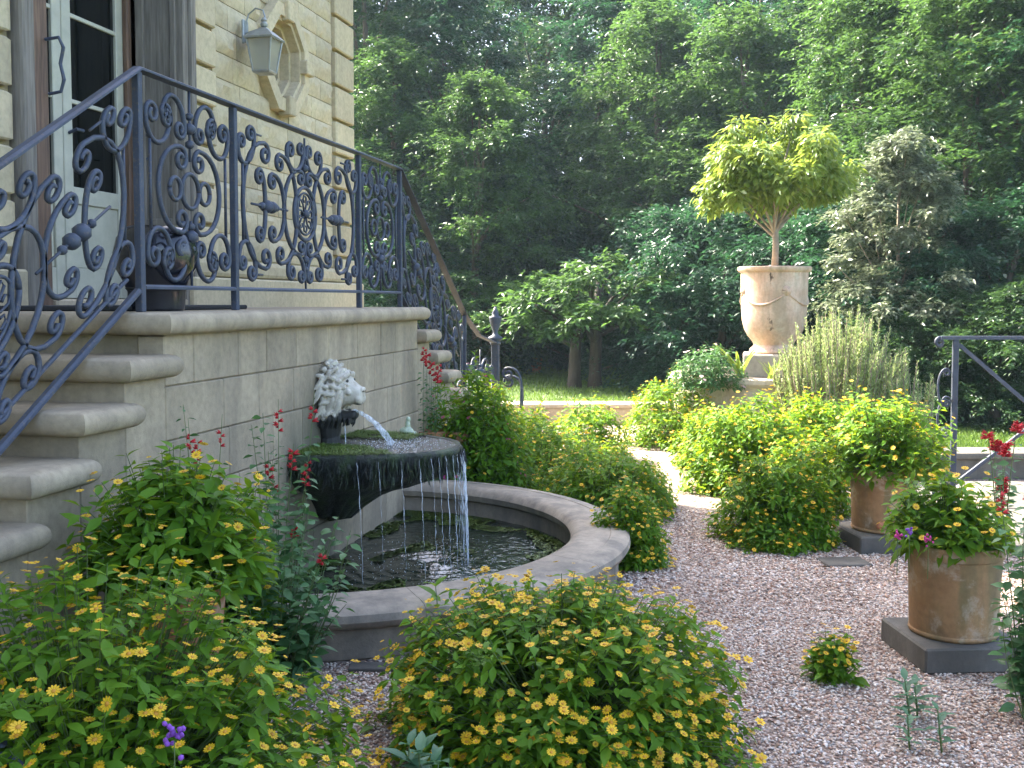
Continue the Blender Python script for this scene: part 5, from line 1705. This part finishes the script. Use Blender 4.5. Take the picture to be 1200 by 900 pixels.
# topiary standard in the urn
top_z = uz + UH
tree = thing('standard_tree', 'small round headed lime green tree growing out of the urn', 'tree', (uc.x, uc.y, top_z - .06))
rs = np.random.default_rng(5)
cw = 188 / F * UD / 2
stem_h = (313 - 255) / F * UD
ch_ = (255 - 132) / F * UD
cl = []
for k in range(78):
    q = rs.normal(0, 1, 3); q /= np.linalg.norm(q); q *= rs.random() ** .35
    if q[2] < -.55: q[2] *= .6
    cl.append(((q[0] * cw * .84, q[1] * cw * .8, stem_h + ch_ * .46 + q[2] * ch_ * .44), .13 + .10 * rs.random()))
right = (V_R.x, V_R.y)
for u, v in ((.26, .97), (.12, .9), (-.48, .90), (-.62, .80), (-.95, .30), (-.86, .18), (.98, .50), (.9, .36), (-.2, .9), (.55, .78), (-.75, .55)):
    cl.append(((u * cw * .9 * right[0], u * cw * .9 * right[1], stem_h + ch_ * v), .15))
P, Fm, S = crown_leaves(cl, 125, .10, rs, flat=.8, droop=.3)
o = link(bpy.data.objects.new('crown', scatter('crown', LEAF_LANCE, P, Fm, S, M['leaf_lime'])), tree); o['kind'] = 'stuff'
mb = MB(); mb.tube([(0, 0, 0), (.01, 0, stem_h * .5), (0, 0, stem_h + .1)], [.04, .034, .03], 9)
tree_limbs(mb, Vector((0, 0, stem_h * .85 - .3)), [c for c, r in cl[::6]], .032, 4, h_fork=.35, r_tip=.006)
mb.build('trunk', M['bark_pale'], tree, True)

# rosemary
def rosemary(label, c, rx, ry, h, n, seed):
    rs = np.random.default_rng(seed)
    t = thing('rosemary_bush', label, 'bush', c)
    P, D, S = [], [], []
    mb = MB()
    for s in range(n):
        a = rs.random() * 6.283; r = math.sqrt(rs.random())
        top = np.array([rx * r * math.cos(a) * 1.08, ry * r * math.sin(a), h * (1 - .5 * r ** 2.2) * rs.uniform(.66, 1.1)])
        b0 = np.array([top[0] * .84, top[1] * .84, max(-.1, top[2] - rs.uniform(.35, .6))])
        mb.tube([b0, (b0 + top) / 2 + rs.normal(0, .012, 3), top], [.006, .005, .003], 4, cap=False)
        k = 90
        q = rs.random(k)
        an = rs.random(k) * 6.283
        ax_ = (top - b0) / np.linalg.norm(top - b0)
        d = np.stack([np.cos(an), np.sin(an), np.zeros(k)], 1) * .8 + ax_ * .9
        P.append(b0 + (top - b0) * q[:, None]); D.append(d); S.append(.046 * (1.1 - .6 * q) * rs.uniform(.8, 1.2, k))
    P, D, S = np.concatenate(P), np.concatenate(D), np.concatenate(S)
    me = scatter('foliage', NEEDLE, P, frames(D, rs.random(len(P)) * 6), np.stack([S, S * 2.6, S], 1), M['rosemary'])
    link(bpy.data.objects.new('foliage', me), t)['kind'] = 'stuff'
    mb.build('stems', M['bark_pale'], t, True)['kind'] = 'stuff'
    return t
c = at_d(985, 440, 10.2)
rosemary('dense grey-green rosemary bush with upright spikes beside the urn', (c.x, c.y, pz - .33), .60, .42, 1.02, 290, 1)
c = at_d(1058, 460, 9.9)
rosemary('thinner arching rosemary bush next to the dense one', (c.x, c.y, pz - .6), .32, .28, .86, 45, 2)
# rose bush and blade leaves
c = at_d(830, 440, 10.7)
ROSE = [M['petal_pale'], M['petal_pale']]
bush('rose_bush', 'low rose bush with pale pink blooms at the edge of the urn planter', 'bush', (c.x, c.y, pz - .1), .44, .34, .46, 330, .055, .024, .10, 'leaf_salvia', 'low', None, False, 0, 95, 3, petals=ROSE, inner=.55)
blade = leaf_tpl([(0, .03), (.3, .05), (.6, .045), (.85, .025), (1, .003)], .4, .35)
TPL['blade'] = blade
def blades(label, c, n, L, seed):
    rs = np.random.default_rng(seed); t = thing('iris_clump', label, 'plant', c)
    lm = leaf_mesh('blade', 'leaf_lime')
    for k in range(n):
        a = rs.random() * 6.28
        o = bpy.data.objects.new('leaf', lm); link(o, t)
        l = L * rs.uniform(.6, 1.1)
        set_basis(o, (rs.normal(0, .03), rs.normal(0, .03), 0), frames(np.array([[.45 * math.cos(a), .45 * math.sin(a), 1.2]]), np.array([rs.normal(0, .5)]))[0], (l, l * 1.2, l))
    return t
c = at_d(868, 425, 10.75); blades('clump of lime green blade leaves left of the urn foot', (c.x, c.y, pz - .02), 10, .42, 1)
c = at_d(905, 440, 10.6); blades('small clump of green blade leaves in front of the urn foot', (c.x, c.y, pz - .02), 12, .26, 2)

# ================================================================== TREES BEYOND
def twig_leaves(cl, n_tw, per, leaf, rs):
    """leaves set along arching twigs that radiate from each cluster, so that the outline stays spiky"""
    P, D, S = [], [], []
    for c, r in cl:
        out = np.array([c[0], c[1], 0]); out = out / (np.linalg.norm(out) + .3)
        k = max(3, int(n_tw * rs.uniform(.7, 1.3)))
        d = rs.normal(0, 1, (k, 3)); d /= np.linalg.norm(d, axis=1, keepdims=True)
        d = d + out * .5; d[:, 2] = d[:, 2] * .55 + .12
        L = r * rs.uniform(.5, 1.25, k)
        t = rs.random((k, per)) ** .8
        p = np.array(c) + d[:, None, :] * (L[:, None] * t)[:, :, None]
        p[:, :, 2] -= .32 * L[:, None] * t ** 2
        p += rs.normal(0, .03, p.shape)
        side = np.cross(d, np.array([0, 0, 1.])); side /= np.linalg.norm(side, axis=1, keepdims=True) + 1e-6
        sg = np.where(rs.random((k, per)) < .5, -1., 1.)
        ld = d[:, None, :] * .55 + side[:, None, :] * sg[:, :, None] * .8 + rs.normal(0, .25, p.shape)
        ld[:, :, 2] -= .25
        P.append(p.reshape(-1, 3)); D.append(ld.reshape(-1, 3)); S.append(leaf * rs.uniform(.6, 1.25, k * per))
    P, D, S = np.concatenate(P), np.concatenate(D), np.concatenate(S)
    return P, frames(D, rs.normal(0, .4, len(P))), S
def make_crown(seed, R, H, n_cl, n_tw, leaf, mat, low=.1, tpl=LEAF_TWO, cr=(.55, 1.0), per=16):
    rs = np.random.default_rng(seed)
    cl = []
    for k in range(n_cl):
        u = low + (1 - low) * rs.random()
        env = math.sin(PI * min(1, (.16 + .84 * u) ** .8)) ** .55
        a = rs.random() * 6.283; r = R * env * (rs.random() ** .42) * rs.uniform(.8, 1.12)
        cl.append((np.array([r * math.cos(a), r * math.sin(a), H * u]), rs.uniform(*cr)))
    P, Fm, S = twig_leaves(cl, n_tw, per, leaf, rs)
    return scatter('crown', tpl, P, Fm, S, M[mat]), cl
def make_trunk(seed, H, r0, cl, mat='bark', every=9):
    rs = random.Random(seed)
    mb = MB()
    pts = [(0, 0, -.1), (0, 0, .25)]; rad = [r0 * 1.5, r0 * 1.05]
    x = y = 0
    for k in range(1, 7):
        x += rs.uniform(-.12, .12); y += rs.uniform(-.12, .12)
        pts.append((x, y, H * .9 * k / 6)); rad.append(r0 * (1 - .14 * k))
    mb.tube(pts, rad, 9)
    for c, r in cl[::every]:
        z0 = c[2] * rs.uniform(.55, .85); k = min(5, max(0, int(z0 / (H * .9) * 6)))
        b0 = Vector(pts[k + 1]); 
        mb.tube([b0, b0.lerp(Vector(c), .5) + Vector((0, 0, .25)), Vector(c)], [r0 * .32, r0 * .2, .015], 5, cap=False)
    return mb.mesh('trunk', M[mat], True)
VAR = {}
def variant(key, seed, R, H, n_cl, per, leaf, mat, **kw):
    cr, cl = make_crown(seed, R, H, n_cl, per, leaf, mat, **kw)
    VAR[key] = (cr, make_trunk(seed, H, .05 + H * .012, cl))
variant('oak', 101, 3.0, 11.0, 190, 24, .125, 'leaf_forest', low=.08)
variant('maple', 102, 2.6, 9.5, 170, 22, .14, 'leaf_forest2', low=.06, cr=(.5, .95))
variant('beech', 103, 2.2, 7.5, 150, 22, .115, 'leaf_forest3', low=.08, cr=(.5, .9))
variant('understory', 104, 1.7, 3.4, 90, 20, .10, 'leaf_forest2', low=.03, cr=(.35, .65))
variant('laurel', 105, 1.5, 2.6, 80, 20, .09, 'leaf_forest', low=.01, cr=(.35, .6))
def tree(key, name, label, loc, s, rz, group='trees of the wood behind the garden', sz=1.0):
    t = thing(name, label, 'tree', loc, group, rz)
    t.scale = (s, s, s * sz)
    cr, tr = VAR[key]
    o = link(bpy.data.objects.new('crown', cr), t); o['kind'] = 'stuff'
    link(bpy.data.objects.new('trunk', tr), t)
    return t
W_LABEL = {'oak': 'tall dark broadleaf tree in the wood', 'maple': 'tall blue-green tree in the wood', 'beech': 'lighter green tree at the wood edge',
           'understory': 'low dark understory tree', 'laurel': 'rounded evergreen shrub'}
rs = random.Random(8)
ROW = ''
USED = set()
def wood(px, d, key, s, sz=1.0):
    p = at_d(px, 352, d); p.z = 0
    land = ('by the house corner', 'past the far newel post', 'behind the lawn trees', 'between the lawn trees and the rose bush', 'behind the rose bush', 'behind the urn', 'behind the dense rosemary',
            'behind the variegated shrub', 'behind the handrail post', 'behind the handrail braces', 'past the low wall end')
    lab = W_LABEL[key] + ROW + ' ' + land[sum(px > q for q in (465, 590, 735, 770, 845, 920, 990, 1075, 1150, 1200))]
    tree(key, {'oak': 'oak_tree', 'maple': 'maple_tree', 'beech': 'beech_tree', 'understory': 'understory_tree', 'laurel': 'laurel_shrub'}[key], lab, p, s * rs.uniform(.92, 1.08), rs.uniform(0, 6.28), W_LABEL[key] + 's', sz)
# unseen trees carrying the wood on behind the house, added to shade its front
for x, y, k, s in ((-12.5, 25, 'maple', 1.15), (-16, 29, 'oak', 1.25), (-13, 33, 'maple', 1.3)):
    tree(k, {'oak': 'oak_tree', 'maple': 'maple_tree'}[k], W_LABEL[k] + ', added unseen behind the house', (x, y, 0), s, rs.uniform(0, 6.28), W_LABEL[k] + 's')
for px, d, k, s in ((430, 25, 'oak', .95), (530, 24, 'maple', .95), (640, 27, 'oak', .95), (720, 25, 'maple', .95), (810, 28, 'oak', 1.0), (900, 24, 'maple', 1.0), (1000, 22, 'oak', .9), (1090, 18.5, 'maple', .85), (1180, 16, 'oak', .8), (1260, 15, 'maple', .8)):
    wood(px, d, k, s)
ROW = ', back row'
for px, d, k, s in ((380, 30, 'maple', 1.2), (480, 33, 'oak', 1.2), (580, 35, 'maple', 1.3), (680, 36, 'oak', 1.3), (780, 38, 'maple', 1.35), (870, 36, 'oak', 1.3), (960, 33, 'maple', 1.25), (1060, 30, 'oak', 1.2), (1150, 26, 'maple', 1.15), (1240, 24, 'oak', 1.1)):
    wood(px, d, k, s)
ROW = ''
for px, d, k, s in ((560, 21, 'beech', .8), (760, 22.5, 'beech', .95), (860, 21, 'beech', .9), (1010, 17.5, 'beech', .85), (1130, 15.5, 'beech', .75), (455, 22.5, 'beech', .9)):
    wood(px, d, k, s)
for px, d, k, s in ((430, 21, 'understory', 1.1), (500, 22, 'understory', 1.2), (580, 23, 'understory', 1.2), (740, 23, 'understory', 1.1), (790, 19, 'understory', 1.0), (850, 17.5, 'understory', 1.0), (930, 17, 'understory', 1.0), (1010, 15.2, 'understory', .9), (1100, 14.2, 'understory', .9), (1190, 13.6, 'understory', .9),
                    (650, 31, 'laurel', 1.6), (560, 30, 'laurel', 1.6), (720, 30, 'laurel', 1.5), (470, 26, 'laurel', 1.5), (820, 22, 'laurel', 1.2), (1120, 12.9, 'laurel', .6), (1170, 12.6, 'laurel', .62), (1225, 12.4, 'laurel', .7), (1060, 13.2, 'laurel', .6)):
    wood(px, d, k, s)
# the pale tree on the lawn, its two trunks
def lawn_tree(label, px, py, hgt, R, seed, cl_off=(0, 0), n_cl=34, per=150):
    p = G(px, py); 
    t = thing('lawn_tree', label, 'tree', (p.x, p.y, 0))
    rs = np.random.default_rng(seed); cl = []
    for k in range(n_cl):
        a = rs.random() * 6.283; r = R * rs.random() ** .5
        cl.append((np.array([r * math.cos(a) + cl_off[0], r * math.sin(a) + cl_off[1], hgt * (.52 + .48 * rs.random() * (1 - .5 * (r / R) ** 2))]), rs.uniform(.28, .5)))
    P, Fm, S = twig_leaves(cl, 14, 12, .12, rs)
    link(bpy.data.objects.new('crown', scatter('crown', LEAF_TWO, P, Fm, S * 1.1, M['leaf_forest3'])), t)['kind'] = 'stuff'
    mb = MB(); mb.tube([(0, 0, -.05), (0, 0, .2), (.03, 0, hgt * .5), (.05, 0, hgt * .85)], [.15, .11, .09, .03], 10)
    tree_limbs(mb, Vector((0, 0, .2)), [c for c, r in cl[::3]], .09, seed, h_fork=.6)
    mb.build('trunk', M['bark_dark'], t, True)
    return t
lawn_tree('dark trunked small tree on the lawn behind the terracotta pot', 673, 455, 1.95, 1.0, 201, (-.5, 0))
lawn_tree('spreading pale leaved tree with mottled trunk on the shaded lawn', 697, 455, 2.25, 1.3, 202, (.2, 0), 44, 170)
# clay pot on the lawn
p = G(627, 437); d = depth(p)
t = thing('terracotta_pot', 'red terracotta pot standing on the shaded lawn', 'pot', p)
r_ = 17 / F * d / 2; h_ = 18 / F * d
MB().lathe([(r_ * .7, 0), (r_ * .75, .02), (r_ * .95, h_ * .8), (r_ * 1.05, h_ * .82), (r_ * 1.05, h_), (r_ * .9, h_), (r_ * .85, h_ * .9), (.01, h_ * .9)], 28).build('body', M['terracotta_red'], t, 'auto')
bush('potted_fern', 'feathery green plant in the pot on the shaded lawn', 'plant', (p.x, p.y, h_ * .9), .32, .3, .36, 160, .09, .01, .0, 'leaf_forest3', 'thin', None, False, 0, 97, 3, inner=.5)
# big variegated shrub right of the urn
p = at_d(1050, 352, 13.6); p.z = 0
t = thing('variegated_shrub', 'tall loose shrub with silvery variegated leaves behind the rosemary', 'shrub', p)
rs2 = np.random.default_rng(77); cl = []
Hs = CAM_H + (352 - 150) / F * 13.6
for k in range(170):
    u = rs2.random() ** 1.2; a = rs2.random() * 6.283
    env = 1.25 * (1 - u) ** .55 * (.45 + .55 * min(1, u * 3)) + .12
    r = env * rs2.random() ** .65
    cl.append((np.array([r * math.cos(a), r * math.sin(a) * .8, .35 + (Hs - .45) * u]), rs2.uniform(.16, .3)))
P, Fm, S = twig_leaves(cl, 14, 14, .08, rs2)
link(bpy.data.objects.new('foliage', scatter('foliage', LEAF_LOW, P, Fm, S, M['leaf_silver'])), t)['kind'] = 'stuff'
mb = MB(); mb.tube([(0, 0, -.05), (0.02, 0, Hs * .5), (0, 0, Hs * .85)], [.035, .025, .010], 8)
tree_limbs(mb, Vector((0, 0, .1)), [c for c, r in cl[::14]], .022, 9, h_fork=.5, r_tip=.006)
mb.build('stems', M['bark_pale'], t, True)

# grass blades on the bright lawn and behind the low wall
def grass(label, x0, x1, y0, y1, n, L, ok=None):
    P = np.stack([RNG.uniform(x0, x1, n), RNG.uniform(y0, y1, n), np.zeros(n)], 1)
    if ok is not None: P = P[ok(P)]
    n = len(P)
    D = np.stack([RNG.normal(0, .45, n), RNG.normal(0, .45, n), np.ones(n)], 1)
    S = L * RNG.uniform(.5, 1.2, n)
    o = link(bpy.data.objects.new('grass', scatter('grass', NEEDLE, P, frames(D, RNG.random(n) * 6), np.stack([S, S * 1.6, S], 1), M['leaf_grass'])))
    tag(o, label, None, None, 'stuff')
M['leaf_grass'] = leaf_mat('grass_blade', (.06, .11, .018), (.09, .16, .025), (.13, .2, .04), (.2, .32, .04), .35)
grass('short sunlit grass above the dark low wall', RA.x - .5, 5.5, RA.y + .35, 13.5, 42000, .05, lambda P: P[:, 1] > RA.y + .36 + (P[:, 0] - RA.x) * (RB.y - RA.y) / (RB.x - RA.x))
grass('short shaded grass behind the limestone wall', -7.5, 0.2, YFAR + .5, 27, 46000, .07)
SC.render.use_persistent_data = False

# ------------------------------------------------------------------ the sunlit air under the trees
hm = bpy.data.materials.new('haze'); hm.use_nodes = True
nt = hm.node_tree; nt.nodes.remove(nt.nodes['Principled BSDF'])
pv = nt.nodes.new('ShaderNodeVolumePrincipled')
pv.inputs['Color'].default_value = (.66, .88, 1.0, 1); pv.inputs['Density'].default_value = .0008; pv.inputs['Anisotropy'].default_value = .2
nt.links.new(pv.outputs[0], nt.nodes['Material Output'].inputs['Volume'])
o = MB().box((-310, -310, -1), (310, 410, 18)).build('haze', hm)
tag(o, 'pale sunlit haze hanging under the trees', None, None, 'stuff')
